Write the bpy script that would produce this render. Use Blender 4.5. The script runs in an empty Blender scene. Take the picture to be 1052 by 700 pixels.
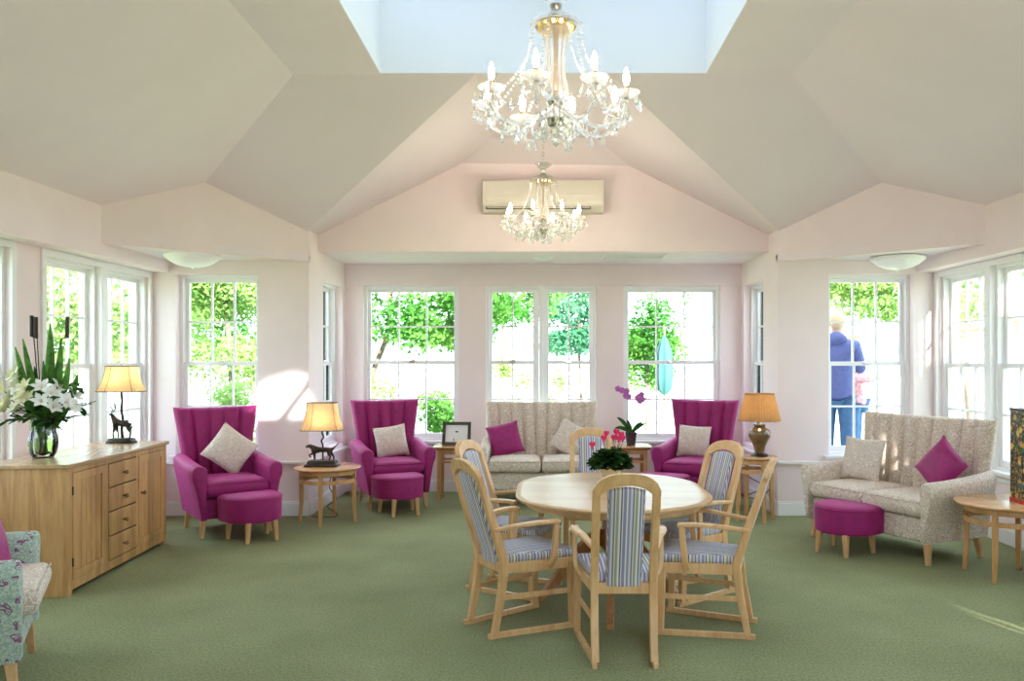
import bpy, bmesh, math, random
from mathutils import Vector, Matrix, Euler
PI = math.pi
R = math.radians
SC = bpy.context.scene
COL = SC.collection
random.seed(7)

# ------------------------------------------------------------------ materials
def nmat(name):
    m = bpy.data.materials.new(name); m.use_nodes = True
    nt = m.node_tree; b = nt.nodes['Principled BSDF']
    return m, nt, b
def N(nt, t, **kw):
    n = nt.nodes.new(t)
    for k, v in kw.items():
        if k in n.inputs: n.inputs[k].default_value = v
        else: setattr(n, k, v)
    return n
def L(nt, a, ao, b, bi): nt.links.new(a.outputs[ao], b.inputs[bi])
def plain(name, col, rough=.6, metal=0, noise=.0, nscale=20, bump=0, bscale=200, sheen=0, spec=.5, coat=0, emit=None, estr=0, sheencol=None):
    m, nt, b = nmat(name)
    b.inputs['Base Color'].default_value = (*col, 1); b.inputs['Roughness'].default_value = rough
    b.inputs['Metallic'].default_value = metal; b.inputs['Specular IOR Level'].default_value = spec
    b.inputs['Coat Weight'].default_value = coat
    if sheen:
        b.inputs['Sheen Weight'].default_value = sheen; b.inputs['Sheen Roughness'].default_value = .35
        if sheencol: b.inputs['Sheen Tint'].default_value = (*sheencol, 1)
    if emit: b.inputs['Emission Color'].default_value = (*emit, 1); b.inputs['Emission Strength'].default_value = estr
    tc = N(nt, 'ShaderNodeTexCoord')
    if noise:
        n = N(nt, 'ShaderNodeTexNoise', Scale=nscale, Detail=4.0); L(nt, tc, 'Object', n, 'Vector')
        r = N(nt, 'ShaderNodeValToRGB')
        r.color_ramp.elements[0].color = (*[c*(1-noise) for c in col], 1); r.color_ramp.elements[0].position = .3
        r.color_ramp.elements[1].color = (*[min(1, c*(1+noise)) for c in col], 1); r.color_ramp.elements[1].position = .7
        L(nt, n, 'Fac', r, 'Fac'); L(nt, r, 'Color', b, 'Base Color')
    if bump:
        n2 = N(nt, 'ShaderNodeTexNoise', Scale=bscale, Detail=3.0); L(nt, tc, 'Object', n2, 'Vector')
        bp = N(nt, 'ShaderNodeBump', Strength=bump, Distance=.01); L(nt, n2, 'Fac', bp, 'Height'); L(nt, bp, 'Normal', b, 'Normal')
    return m
def wood(name, c1, c2, axis='Z', rough=.38, scale=9, boards=0, coat=.15):
    m, nt, b = nmat(name)
    b.inputs['Roughness'].default_value = rough; b.inputs['Coat Weight'].default_value = coat; b.inputs['Coat Roughness'].default_value = .25
    tc = N(nt, 'ShaderNodeTexCoord'); mp = N(nt, 'ShaderNodeMapping')
    s = {'X': (.12, 1, 1), 'Y': (1, .12, 1), 'Z': (1, 1, .12)}[axis]; mp.inputs['Scale'].default_value = s
    L(nt, tc, 'Object', mp, 'Vector')
    n = N(nt, 'ShaderNodeTexNoise', Scale=scale, Detail=6.0, Roughness=.6, Distortion=1.2); L(nt, mp, 'Vector', n, 'Vector')
    n3 = N(nt, 'ShaderNodeTexNoise', Scale=scale*9, Detail=3.0); L(nt, mp, 'Vector', n3, 'Vector')
    mx = N(nt, 'ShaderNodeMath', operation='MULTIPLY_ADD'); mx.inputs[1].default_value = .35
    L(nt, n3, 'Fac', mx, 0); L(nt, n, 'Fac', mx, 2)
    r = N(nt, 'ShaderNodeValToRGB'); e = r.color_ramp.elements
    e[0].position = .48; e[0].color = (*c1, 1); e[1].position = .86; e[1].color = (*c2, 1)
    L(nt, mx, 0, r, 'Fac')
    out = r
    if boards:
        sp = N(nt, 'ShaderNodeSeparateXYZ'); L(nt, tc, 'Object', sp, 'Vector')
        mu = N(nt, 'ShaderNodeMath', operation='MULTIPLY'); mu.inputs[1].default_value = boards
        L(nt, sp, {'X': 'Y', 'Z': 'X', 'Y': 'X'}[axis], mu, 0)
        fl = N(nt, 'ShaderNodeMath', operation='FLOOR'); L(nt, mu, 0, fl, 0)
        wn = N(nt, 'ShaderNodeTexWhiteNoise'); wn.noise_dimensions = '1D'; L(nt, fl, 0, wn, 'W')
        hs = N(nt, 'ShaderNodeHueSaturation'); mr = N(nt, 'ShaderNodeMapRange'); mr.inputs['To Min'].default_value = .82; mr.inputs['To Max'].default_value = 1.15
        L(nt, wn, 'Value', mr, 'Value'); L(nt, mr, 'Result', hs, 'Value'); L(nt, r, 'Color', hs, 'Color'); out = hs
    L(nt, out, 'Color', b, 'Base Color')
    return m
def scroll_fabric(name, c1, c2, c3, scale=26, big=0, rough=.85):
    m, nt, b = nmat(name); b.inputs['Roughness'].default_value = rough
    b.inputs['Sheen Weight'].default_value = .15
    tc = N(nt, 'ShaderNodeTexCoord')
    nz = N(nt, 'ShaderNodeTexNoise', Scale=scale*.5, Detail=2.0); L(nt, tc, 'Object', nz, 'Vector')
    ad = N(nt, 'ShaderNodeMixRGB'); ad.blend_type = 'LINEAR_LIGHT'; ad.inputs['Fac'].default_value = .06
    L(nt, tc, 'Object', ad, 'Color1'); L(nt, nz, 'Color', ad, 'Color2')
    v = N(nt, 'ShaderNodeTexVoronoi', Scale=scale); v.feature = 'F1'; L(nt, ad, 'Color', v, 'Vector')
    mu = N(nt, 'ShaderNodeMath', operation='MULTIPLY'); mu.inputs[1].default_value = 16; L(nt, v, 'Distance', mu, 0)
    si = N(nt, 'ShaderNodeMath', operation='SINE'); L(nt, mu, 0, si, 0)
    r = N(nt, 'ShaderNodeValToRGB'); e = r.color_ramp.elements
    e[0].position = .0; e[0].color = (*c1, 1); e[1].position = .35; e[1].color = (*c2, 1)
    L(nt, si, 0, r, 'Fac')
    out = r
    if big:
        v2 = N(nt, 'ShaderNodeTexVoronoi', Scale=big); L(nt, ad, 'Color', v2, 'Vector')
        lt = N(nt, 'ShaderNodeMath', operation='LESS_THAN'); lt.inputs[1].default_value = .34; L(nt, v2, 'Distance', lt, 0)
        mu2 = N(nt, 'ShaderNodeMath', operation='MULTIPLY'); mu2.inputs[1].default_value = 30; L(nt, v2, 'Distance', mu2, 0)
        s2 = N(nt, 'ShaderNodeMath', operation='SINE'); L(nt, mu2, 0, s2, 0)
        gt = N(nt, 'ShaderNodeMath', operation='GREATER_THAN'); gt.inputs[1].default_value = -.2; L(nt, s2, 0, gt, 0)
        mm = N(nt, 'ShaderNodeMath', operation='MULTIPLY'); L(nt, lt, 0, mm, 0); L(nt, gt, 0, mm, 1)
        mx = N(nt, 'ShaderNodeMixRGB'); mx.inputs['Color2'].default_value = (*c3, 1); L(nt, mm, 0, mx, 'Fac'); L(nt, r, 'Color', mx, 'Color1'); out = mx
    L(nt, out, 'Color', b, 'Base Color')
    return m
def stripe_fabric(name, period=.098):
    m, nt, b = nmat(name); b.inputs['Roughness'].default_value = .8
    tc = N(nt, 'ShaderNodeTexCoord'); sp = N(nt, 'ShaderNodeSeparateXYZ'); L(nt, tc, 'Object', sp, 'Vector')
    mu = N(nt, 'ShaderNodeMath', operation='DIVIDE'); mu.inputs[1].default_value = period; sn = N(nt, 'ShaderNodeSeparateXYZ'); L(nt, tc, 'Normal', sn, 'Vector'); ab = N(nt, 'ShaderNodeMath', operation='ABSOLUTE'); L(nt, sn, 'X', ab, 0)
    gt = N(nt, 'ShaderNodeMath', operation='GREATER_THAN'); gt.inputs[1].default_value = .6; L(nt, ab, 0, gt, 0)
    mm = N(nt, 'ShaderNodeMix'); L(nt, gt, 0, mm, 0); L(nt, sp, 'X', mm, 2); L(nt, sp, 'Y', mm, 3); L(nt, mm, 0, mu, 0)
    fr = N(nt, 'ShaderNodeMath', operation='FRACT'); L(nt, mu, 0, fr, 0)
    r = N(nt, 'ShaderNodeValToRGB'); r.color_ramp.interpolation = 'CONSTANT'; cr = r.color_ramp
    cols = [(0, (.28, .27, .42)), (.16, (.72, .70, .66)), (.22, (.16, .15, .22)), (.30, (.75, .74, .76)), (.40, (.36, .35, .24)),
            (.54, (.70, .68, .62)), (.60, (.22, .18, .20)), (.68, (.62, .62, .74)), (.80, (.30, .29, .40)), (.92, (.78, .76, .72))]
    cr.elements[0].position = 0; cr.elements[0].color = (*cols[0][1], 1)
    cr.elements[1].position = cols[1][0]; cr.elements[1].color = (*cols[1][1], 1)
    for p, c in cols[2:]:
        e = cr.elements.new(p); e.color = (*c, 1)
    L(nt, fr, 0, r, 'Fac'); L(nt, r, 'Color', b, 'Base Color')
    return m
def glassy(name, tint=(1, 1, 1), refl=.12, rough=.0):
    m = bpy.data.materials.new(name); m.use_nodes = True; nt = m.node_tree; nt.nodes.clear()
    o = N(nt, 'ShaderNodeOutputMaterial'); t = N(nt, 'ShaderNodeBsdfTransparent'); t.inputs['Color'].default_value = (*tint, 1)
    g = N(nt, 'ShaderNodeBsdfGlossy'); g.inputs['Roughness'].default_value = rough
    f = N(nt, 'ShaderNodeLayerWeight'); f.inputs['Blend'].default_value = refl
    mx = N(nt, 'ShaderNodeMixShader'); L(nt, f, 'Fresnel', mx, 'Fac'); L(nt, t, 'BSDF', mx, 1); L(nt, g, 'BSDF', mx, 2)
    L(nt, mx, 'Shader', o, 'Surface'); return m
def crystal_mat(name):
    m = bpy.data.materials.new(name); m.use_nodes = True; nt = m.node_tree; nt.nodes.clear()
    o = N(nt, 'ShaderNodeOutputMaterial')
    g = N(nt, 'ShaderNodeBsdfGlass'); g.inputs['Roughness'].default_value = .02; g.inputs['IOR'].default_value = 1.6
    t = N(nt, 'ShaderNodeBsdfTransparent'); t.inputs['Color'].default_value = (.93, .92, .9, 1)
    d1 = N(nt, 'ShaderNodeBsdfTranslucent'); d1.inputs['Color'].default_value = (1, .98, .94, 1)
    d2 = N(nt, 'ShaderNodeBsdfDiffuse'); d2.inputs['Color'].default_value = (1, .98, .94, 1)
    tr = N(nt, 'ShaderNodeAddShader'); tr = N(nt, 'ShaderNodeMixShader'); tr.inputs['Fac'].default_value = .5; L(nt, d1, 'BSDF', tr, 1); L(nt, d2, 'BSDF', tr, 2)
    m1 = N(nt, 'ShaderNodeMixShader'); m1.inputs['Fac'].default_value = .35; L(nt, g, 'BSDF', m1, 1); L(nt, t, 'BSDF', m1, 2)
    m2 = N(nt, 'ShaderNodeMixShader'); m2.inputs['Fac'].default_value = .24; L(nt, m1, 'Shader', m2, 1); L(nt, tr, 'Shader', m2, 2)
    L(nt, m2, 'Shader', o, 'Surface'); return m
def shade_mat(name, col, tr=.5, pleat=0):
    m = bpy.data.materials.new(name); m.use_nodes = True; nt = m.node_tree; nt.nodes.clear()
    o = N(nt, 'ShaderNodeOutputMaterial'); d = N(nt, 'ShaderNodeBsdfDiffuse'); d.inputs['Color'].default_value = (*col, 1)
    t = N(nt, 'ShaderNodeBsdfTranslucent'); t.inputs['Color'].default_value = (*col, 1)
    tc = N(nt, 'ShaderNodeTexCoord'); n = N(nt, 'ShaderNodeTexNoise', Scale=90.0, Detail=3.0); L(nt, tc, 'Object', n, 'Vector')
    r = N(nt, 'ShaderNodeValToRGB'); r.color_ramp.elements[0].position = .35; r.color_ramp.elements[0].color = (*[c*.82 for c in col], 1)
    r.color_ramp.elements[1].position = .6; r.color_ramp.elements[1].color = (*col, 1); L(nt, n, 'Fac', r, 'Fac')
    L(nt, r, 'Color', t, 'Color'); L(nt, r, 'Color', d, 'Color')
    mx = N(nt, 'ShaderNodeMixShader'); mx.inputs['Fac'].default_value = tr; L(nt, d, 'BSDF', mx, 1); L(nt, t, 'BSDF', mx, 2)
    L(nt, mx, 'Shader', o, 'Surface'); return m
def leaf_mat(name, c1, c2, tr=.45, scale=.8):
    m = bpy.data.materials.new(name); m.use_nodes = True; nt = m.node_tree; nt.nodes.clear()
    o = N(nt, 'ShaderNodeOutputMaterial'); d = N(nt, 'ShaderNodeBsdfDiffuse'); t = N(nt, 'ShaderNodeBsdfTranslucent')
    tc = N(nt, 'ShaderNodeTexCoord'); n = N(nt, 'ShaderNodeTexNoise', Scale=scale, Detail=5.0); L(nt, tc, 'Object', n, 'Vector')
    r = N(nt, 'ShaderNodeValToRGB'); r.color_ramp.elements[0].position = .38; r.color_ramp.elements[0].color = (*c1, 1)
    r.color_ramp.elements[1].position = .62; r.color_ramp.elements[1].color = (*c2, 1); L(nt, n, 'Fac', r, 'Fac')
    L(nt, r, 'Color', t, 'Color'); L(nt, r, 'Color', d, 'Color')
    mx = N(nt, 'ShaderNodeMixShader'); mx.inputs['Fac'].default_value = tr; L(nt, d, 'BSDF', mx, 1); L(nt, t, 'BSDF', mx, 2)
    L(nt, mx, 'Shader', o, 'Surface'); return m
def emis(name, col, s):
    m = bpy.data.materials.new(name); m.use_nodes = True; nt = m.node_tree; nt.nodes.clear()
    o = N(nt, 'ShaderNodeOutputMaterial'); e = N(nt, 'ShaderNodeEmission'); e.inputs['Color'].default_value = (*col, 1); e.inputs['Strength'].default_value = s
    L(nt, e, 'Emission', o, 'Surface'); return m

M = {}
M['wall'] = plain('wall_paint', (.87, .745, .76), .7, noise=.02, nscale=3, bump=.04, bscale=180)
M['ceil'] = plain('ceiling_paint', (.86, .765, .81), .8, noise=.015, nscale=2)
M['white'] = plain('white_gloss_paint', (.86, .85, .86), .35)
M['wellw'] = plain('skylight_white_paint', (.86, .87, .88), .6)
M['velvet'] = plain('magenta_velvet', (.30, .004, .125), .62, noise=.14, nscale=14, bump=.15, bscale=350, sheen=.45, sheencol=(1, .22, .62))
M['velvet2'] = plain('magenta_cushion_velvet', (.30, .004, .13), .5, noise=.25, nscale=20, bump=.15, bscale=350, sheen=.6, sheencol=(1, .3, .7))
M['beige'] = scroll_fabric('cream_scroll_fabric', (.58, .45, .36), (.80, .72, .62), (0, 0, 0), 30)
M['beige2'] = scroll_fabric('cream_rose_fabric', (.56, .44, .36), (.80, .73, .66), (0, 0, 0), 42)
M['teal'] = scroll_fabric('teal_floral_fabric', (.32, .42, .35), (.50, .60, .50), (.26, .10, .20), 34, 15)
M['stripe'] = stripe_fabric('striped_seat_fabric')
M['beech'] = wood('beech_wood', (.60, .33, .13), (.79, .51, .25), 'Z')
M['beechtop'] = wood('beech_table_top', (.55, .32, .14), (.72, .47, .24), 'X', rough=.36, scale=5, coat=.1)
M['leg'] = wood('pale_leg_wood', (.52, .28, .11), (.70, .44, .21), 'Z')
M['oak'] = wood('oak_veneer', (.38, .19, .06), (.62, .37, .15), 'Z', scale=7, boards=9)
M['oaktop'] = wood('oak_top', (.46, .27, .12), (.66, .44, .23), 'X', scale=6, rough=.25, boards=8, coat=.4)
M['oakknob'] = wood('dark_knob_wood', (.16, .07, .03), (.28, .13, .05), 'Z')
M['teak'] = wood('honey_side_table_wood', (.50, .25, .09), (.68, .39, .16), 'Z')
M['teaktop'] = wood('honey_table_top', (.56, .28, .11), (.74, .43, .19), 'X', rough=.2, coat=.5)
M['walnut'] = wood('brown_pedestal_wood', (.34, .14, .05), (.55, .27, .11), 'Z')
M['bronze'] = plain('dark_bronze', (.035, .025, .02), .38, metal=.5, noise=.3)
M['black'] = plain('black_plastic', (.012, .012, .012), .4)
M['darkmetal'] = plain('dark_metal', (.05, .05, .05), .3, metal=.9)
M['chrome'] = plain('polished_chrome', (.8, .78, .74), .12, metal=1)
M['brass'] = plain('old_brass', (.55, .40, .20), .25, metal=1)
M['crystal'] = crystal_mat('cut_crystal')
M['bulb'] = emis('candle_bulb_glow', (1, .86, .68), 120)
M['bulb2'] = emis('table_lamp_glow', (1, .68, .34), 30)
M['ceramic'] = plain('brown_green_glaze', (.17, .10, .035), .18, noise=.5, nscale=9, coat=.8)
M['shade'] = shade_mat('cream_silk_shade', (.92, .72, .44), .6)
M['shade2'] = shade_mat('tan_pleated_shade', (.62, .38, .17), .4)
M['trim'] = plain('brown_shade_trim', (.10, .06, .03), .7)
M['glass'] = glassy('window_glass', (.97, .985, .98), .05)
M['skyglass'] = glassy('tinted_skylight_glass', (.53, .555, .585), .05)
M['vglass'] = glassy('vase_glass', (.90, .95, .91), .35)
M['water'] = glassy('vase_water', (.62, .72, .50), .2)
M['acw'] = plain('aircon_plastic', (.66, .62, .54), .4)
M['opal'] = plain('opal_lampshade', (.90, .88, .90), .3)
M['plan'] = leaf_mat('long_leaf_green', (.05, .13, .03), (.13, .27, .06), .3, 14)
M['dleaf'] = leaf_mat('dark_leaf_green', (.015, .05, .015), (.05, .12, .03), .25, 14)
M['lily'] = plain('white_petal', (.88, .88, .84), .5)
M['cream'] = plain('cream_petal', (.80, .78, .55), .5)
M['pinkf'] = plain('pink_petal', (.80, .03, .16), .5)
M['orchid'] = plain('purple_petal', (.58, .16, .52), .5)
M['potd'] = plain('dark_plum_pot', (.035, .012, .02), .3)
M['paper'] = plain('cream_paper_wrap', (.80, .70, .45), .6)
M['frame'] = plain('dark_picture_frame', (.05, .04, .03), .35, noise=.3)
M['print'] = plain('pale_picture_print', (.80, .80, .78), .4)
M['redmark'] = plain('red_print_mark', (.6, .05, .04), .5)
M['stick'] = plain('dark_bulrush_stick', (.03, .018, .012), .7)
M['stone'] = plain('pale_patio_stone', (.55, .53, .50), .9, noise=.1, nscale=2)
M['bark'] = plain('tree_bark', (.10, .075, .055), .9, noise=.3, nscale=6)
M['skin'] = plain('skin_tone', (.62, .40, .31), .5)
M['hoodie'] = plain('blue_hoodie_cloth', (.10, .12, .30), .9, noise=.1)
M['jeans'] = plain('blue_denim', (.05, .13, .26), .85, noise=.15)
M['pinkcloth'] = plain('pink_white_print_cloth', (.75, .30, .32), .8, noise=.5, nscale=30)
M['hair'] = plain('fair_hair', (.55, .40, .24), .7)
M['hair2'] = plain('brown_hair', (.10, .05, .03), .7)
M['socket'] = plain('white_socket_plastic', (.8, .8, .8), .4)
M['tealc'] = plain('turquoise_canvas', (.015, .07, .075), .8)
m, nt, b = nmat('green_carpet')
b.inputs['Roughness'].default_value = .95; 
tc = N(nt, 'ShaderNodeTexCoord')
n1 = N(nt, 'ShaderNodeTexNoise', Scale=1.3, Detail=3.0); L(nt, tc, 'Object', n1, 'Vector')
n2 = N(nt, 'ShaderNodeTexNoise', Scale=75.0, Detail=5.0); L(nt, tc, 'Object', n2, 'Vector')
r1 = N(nt, 'ShaderNodeValToRGB'); r1.color_ramp.elements[0].position = .3; r1.color_ramp.elements[0].color = (.245, .262, .115, 1)
r1.color_ramp.elements[1].position = .7; r1.color_ramp.elements[1].color = (.32, .345, .165, 1); L(nt, n1, 'Fac', r1, 'Fac')
r2 = N(nt, 'ShaderNodeValToRGB'); r2.color_ramp.elements[0].position = .35; r2.color_ramp.elements[0].color = (.60, .60, .60, 1)
r2.color_ramp.elements[1].position = .65; r2.color_ramp.elements[1].color = (1.0, 1.0, 1.0, 1); L(nt, n2, 'Fac', r2, 'Fac')
mx = N(nt, 'ShaderNodeMixRGB'); mx.blend_type = 'MULTIPLY'; mx.inputs['Fac'].default_value = 1; L(nt, r1, 'Color', mx, 'Color1'); L(nt, r2, 'Color', mx, 'Color2')
L(nt, mx, 'Color', b, 'Base Color')
bp = N(nt, 'ShaderNodeBump', Strength=.5, Distance=.01); L(nt, n2, 'Fac', bp, 'Height'); L(nt, bp, 'Normal', b, 'Normal')
M['carpet'] = m
m, nt, b = nmat('lawn_grass')
b.inputs['Roughness'].default_value = .95
tc = N(nt, 'ShaderNodeTexCoord'); n1 = N(nt, 'ShaderNodeTexNoise', Scale=1.5, Detail=6.0); L(nt, tc, 'Object', n1, 'Vector')
r1 = N(nt, 'ShaderNodeValToRGB'); r1.color_ramp.elements[0].position = .3; r1.color_ramp.elements[0].color = (.20, .27, .10, 1)
r1.color_ramp.elements[1].position = .7; r1.color_ramp.elements[1].color = (.34, .40, .20, 1); L(nt, n1, 'Fac', r1, 'Fac'); L(nt, r1, 'Color', b, 'Base Color')
M['grass'] = m
# festive print: dark green ground with gold, red and green baubles
m, nt, b = nmat('festive_print')
b.inputs['Roughness'].default_value = .35
tc = N(nt, 'ShaderNodeTexCoord')
v = N(nt, 'ShaderNodeTexVoronoi', Scale=15.0); L(nt, tc, 'Object', v, 'Vector')
hs = N(nt, 'ShaderNodeSeparateColor'); L(nt, v, 'Color', hs, 'Color')
rc = N(nt, 'ShaderNodeValToRGB'); rc.color_ramp.interpolation = 'CONSTANT'; cr = rc.color_ramp
cr.elements[0].position = 0; cr.elements[0].color = (.65, .30, .04, 1); cr.elements[1].position = .3; cr.elements[1].color = (.5, .02, .015, 1)
for p_, c_ in ((.45, (.03, .18, .06, 1)), (.65, (.75, .55, .12, 1)), (.8, (.02, .12, .20, 1)), (.9, (.08, .35, .18, 1))):
    e = cr.elements.new(p_); e.color = c_
L(nt, hs, 'Red', rc, 'Fac')
rd = N(nt, 'ShaderNodeValToRGB'); rd.color_ramp.elements[0].position = .30; rd.color_ramp.elements[0].color = (1, 1, 1, 1)
rd.color_ramp.elements[1].position = .42; rd.color_ramp.elements[1].color = (0, 0, 0, 1); L(nt, v, 'Distance', rd, 'Fac')
n1 = N(nt, 'ShaderNodeTexNoise', Scale=60.0, Detail=4.0); L(nt, tc, 'Object', n1, 'Vector')
rn = N(nt, 'ShaderNodeValToRGB'); rn.color_ramp.elements[0].position = .5; rn.color_ramp.elements[0].color = (.008, .018, .012, 1)
rn.color_ramp.elements[1].position = .68; rn.color_ramp.elements[1].color = (.55, .38, .10, 1); L(nt, n1, 'Fac', rn, 'Fac')
mx = N(nt, 'ShaderNodeMixRGB'); L(nt, rd, 'Color', mx, 'Fac'); L(nt, rn, 'Color', mx, 'Color1'); L(nt, rc, 'Color', mx, 'Color2')
L(nt, mx, 'Color', b, 'Base Color'); M['festive'] = m
M['leafA'] = leaf_mat('tree_leaf_mid', (.05, .17, .03), (.17, .36, .08), .45, .5)
M['leafB'] = leaf_mat('tree_leaf_pale', (.16, .28, .08), (.36, .48, .18), .5, .5)
M['leafC'] = leaf_mat('tree_leaf_blue', (.05, .17, .09), (.15, .34, .18), .4, .5)

# ------------------------------------------------------------------ mesh builder
class MB:
    def __init__(s): s.v = []; s.f = []; s.mi = []
    def add(s, vs, fs, mi=0):
        o = len(s.v); s.v += [Vector(v) for v in vs]; s.f += [tuple(i+o for i in f) for f in fs]; s.mi += [mi]*len(fs); return s
    def box(s, c, d, rot=None, mi=0):
        x, y, z = [k/2 for k in d]
        vs = [Vector((a, b, e)) for a in (-x, x) for b in (-y, y) for e in (-z, z)]
        if rot is not None: vs = [Euler(rot).to_matrix() @ v for v in vs]
        c = Vector(c)
        return s.add([v+c for v in vs], [(0, 1, 3, 2), (4, 6, 7, 5), (0, 4, 5, 1), (2, 3, 7, 6), (0, 2, 6, 4), (1, 5, 7, 3)], mi)
    def bb(s, a, b, mi=0):
        return s.box([(a[i]+b[i])/2 for i in range(3)], [abs(b[i]-a[i]) for i in range(3)], mi=mi)
    def loft(s, rings, cap=True, closed=False, mi=0):
        n = len(rings[0]); vs = [p for r in rings for p in r]; fs = []
        m = len(rings)
        for i in range(m if closed else m-1):
            j = (i+1) % m
            for k in range(n):
                l = (k+1) % n
                fs.append((i*n+k, i*n+l, j*n+l, j*n+k))
        if cap and not closed:
            fs.append(tuple(range(n))[::-1]); fs.append(tuple((m-1)*n+k for k in range(n)))
        return s.add(vs, fs, mi)
    def bar(s, p, q, w, d=None, w2=None, d2=None, up=(0, 0, 1), mi=0):
        # straight bar of rectangular section w x d from p to q (tapering to w2 x d2)
        d = d or w; w2 = w2 or w; d2 = d2 or d
        p = Vector(p); q = Vector(q); t = (q-p).normalized(); u = Vector(up)
        if abs(t.dot(u)) > .95: u = Vector((0, 1, 0))
        a = t.cross(u).normalized(); b_ = a.cross(t).normalized()
        rs = []
        for c, ww, dd in ((p, w, d), (q, w2, d2)):
            rs.append([c+a*ww/2*i+b_*dd/2*j for i, j in ((-1, -1), (1, -1), (1, 1), (-1, 1))])
        return s.loft(rs, mi=mi)
    def sweep(s, pts, w, d, side=(1, 0, 0), mi=0, rnd=False):
        # rectangular or round ribbon along pts; w along side vector, d across
        pts = [Vector(p) for p in pts]; rs = []
        ws = w if isinstance(w, (list, tuple)) else [w]*len(pts); ds = d if isinstance(d, (list, tuple)) else [d]*len(pts)
        for i, p in enumerate(pts):
            t = (pts[min(i+1, len(pts)-1)]-pts[max(i-1, 0)]).normalized(); a = Vector(side)
            a = (a - t*a.dot(t)).normalized(); b_ = t.cross(a)
            if rnd: rs.append([p+a*ws[i]/2*math.cos(k*PI/4)+b_*ds[i]/2*math.sin(k*PI/4) for k in range(8)])
            else: rs.append([p+a*ws[i]/2*x+b_*ds[i]/2*y for x, y in ((-1, -1), (1, -1), (1, 1), (-1, 1))])
        return s.loft(rs, mi=mi)
    def tube(s, pts, r, n=8, mi=0, closed=False):
        pts = [Vector(p) for p in pts]; rr = r if isinstance(r, (list, tuple)) else [r]*len(pts); rs = []
        a = None; m = len(pts)
        for i, p in enumerate(pts):
            if closed: t = (pts[(i+1) % m]-pts[i-1]).normalized()
            else: t = (pts[min(i+1, m-1)]-pts[max(i-1, 0)]).normalized()
            if a is None:
                a = t.cross(Vector((0, 0, 1)))
                if a.length < .1: a = t.cross(Vector((1, 0, 0)))
            a = (a-t*a.dot(t)).normalized(); b_ = t.cross(a)
            rs.append([p+(a*math.cos(2*PI*k/n)+b_*math.sin(2*PI*k/n))*rr[i] for k in range(n)])
        return s.loft(rs, closed=closed, mi=mi)
    def lathe(s, prof, n=24, c=(0, 0, 0), cap=True, mi=0, flute=0, fn=0):
        rs = []; c = Vector(c)
        for r, z in prof:
            rs.append([c+Vector((r*(1+flute*math.cos(fn*2*PI*k/n))*math.cos(2*PI*k/n), r*(1+flute*math.cos(fn*2*PI*k/n))*math.sin(2*PI*k/n), z)) for k in range(n)])
        return s.loft(rs, cap=cap, mi=mi)
    def prism(s, poly, z0, z1, mi=0):
        return s.loft([[Vector((p[0], p[1], z0)) for p in poly], [Vector((p[0], p[1], z1)) for p in poly]], mi=mi)
    def slab(s, poly, off, mi=0):
        off = Vector(off); return s.loft([[Vector(p) for p in poly], [Vector(p)+off for p in poly]], mi=mi)
    def sphere(s, c, r, n=12, m=8, sc=(1, 1, 1), mi=0):
        prof = [(max(1e-4, r*math.sin(PI*i/m)), -r*math.cos(PI*i/m)) for i in range(m+1)]
        rs = [[Vector((c[0]+a*math.cos(2*PI*k/n)*sc[0], c[1]+a*math.sin(2*PI*k/n)*sc[1], c[2]+z*sc[2])) for k in range(n)] for a, z in prof]
        return s.loft(rs, mi=mi)
    def surf(s, pos, nrm, W, H, T, r, nu, nv, off=None, mi=0):
        # closed padded slab: pos(s,t) mid surface (s,t in -1..1), thickness T along nrm, rounded rim r
        def samp(n, size):
            e = min(.45, r/size*2); a = [-1, -1+.12*e, -1+.45*e, -1+e]
            k = [(-1+e)+(2-2*e)*i/n for i in range(1, n)]
            return a+k+[-x for x in a[::-1]]
        S = samp(nu, W); Tt = samp(nv, H); nn = Vector(nrm)
        def th(a, b_):
            dx = (1-abs(a))*W/2/r; dy = (1-abs(b_))*H/2/r; o = 1
            for d in (dx, dy):
                if d < 1: o *= math.sqrt(max(0, 1-(1-d)**2))
            return o
        ns, ntt = len(S), len(Tt); vs = []; fs = []
        for sd in (1, -1):
            for b_ in Tt:
                for a in S:
                    h = th(a, b_); o = T/2*h*sd
                    if sd == 1 and off: o += off(a, b_)*h
                    vs.append(Vector(pos(a, b_))+nn*o)
        G = lambda sd, j, i: sd*ns*ntt+j*ns+i
        for j in range(ntt-1):
            for i in range(ns-1):
                fs.append((G(0, j, i), G(0, j, i+1), G(0, j+1, i+1), G(0, j+1, i)))
                fs.append((G(1, j, i), G(1, j+1, i), G(1, j+1, i+1), G(1, j, i+1)))
        for i in range(ns-1):
            fs.append((G(0, 0, i), G(1, 0, i), G(1, 0, i+1), G(0, 0, i+1))); fs.append((G(0, ntt-1, i), G(0, ntt-1, i+1), G(1, ntt-1, i+1), G(1, ntt-1, i)))
        for j in range(ntt-1):
            fs.append((G(0, j, 0), G(0, j+1, 0), G(1, j+1, 0), G(1, j, 0))); fs.append((G(0, j, ns-1), G(1, j, ns-1), G(1, j+1, ns-1), G(0, j+1, ns-1)))
        return s.add(vs, fs, mi)
    def build(s, name, mats, parent=None, bevel=0, smooth=35, loc=(0, 0, 0), rot=(0, 0, 0), bseg=2, weld=True, label=None):
        me = bpy.data.meshes.new(name); me.from_pydata([tuple(v) for v in s.v], [], s.f)
        if not isinstance(mats, (list, tuple)): mats = [mats]
        for m_ in mats: me.materials.append(m_)
        if any(s.mi):
            for p, i in zip(me.polygons, s.mi): p.material_index = i
        bm = bmesh.new(); bm.from_mesh(me)
        if weld: bmesh.ops.remove_doubles(bm, verts=bm.verts, dist=1e-5); bmesh.ops.recalc_face_normals(bm, faces=bm.faces)
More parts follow.
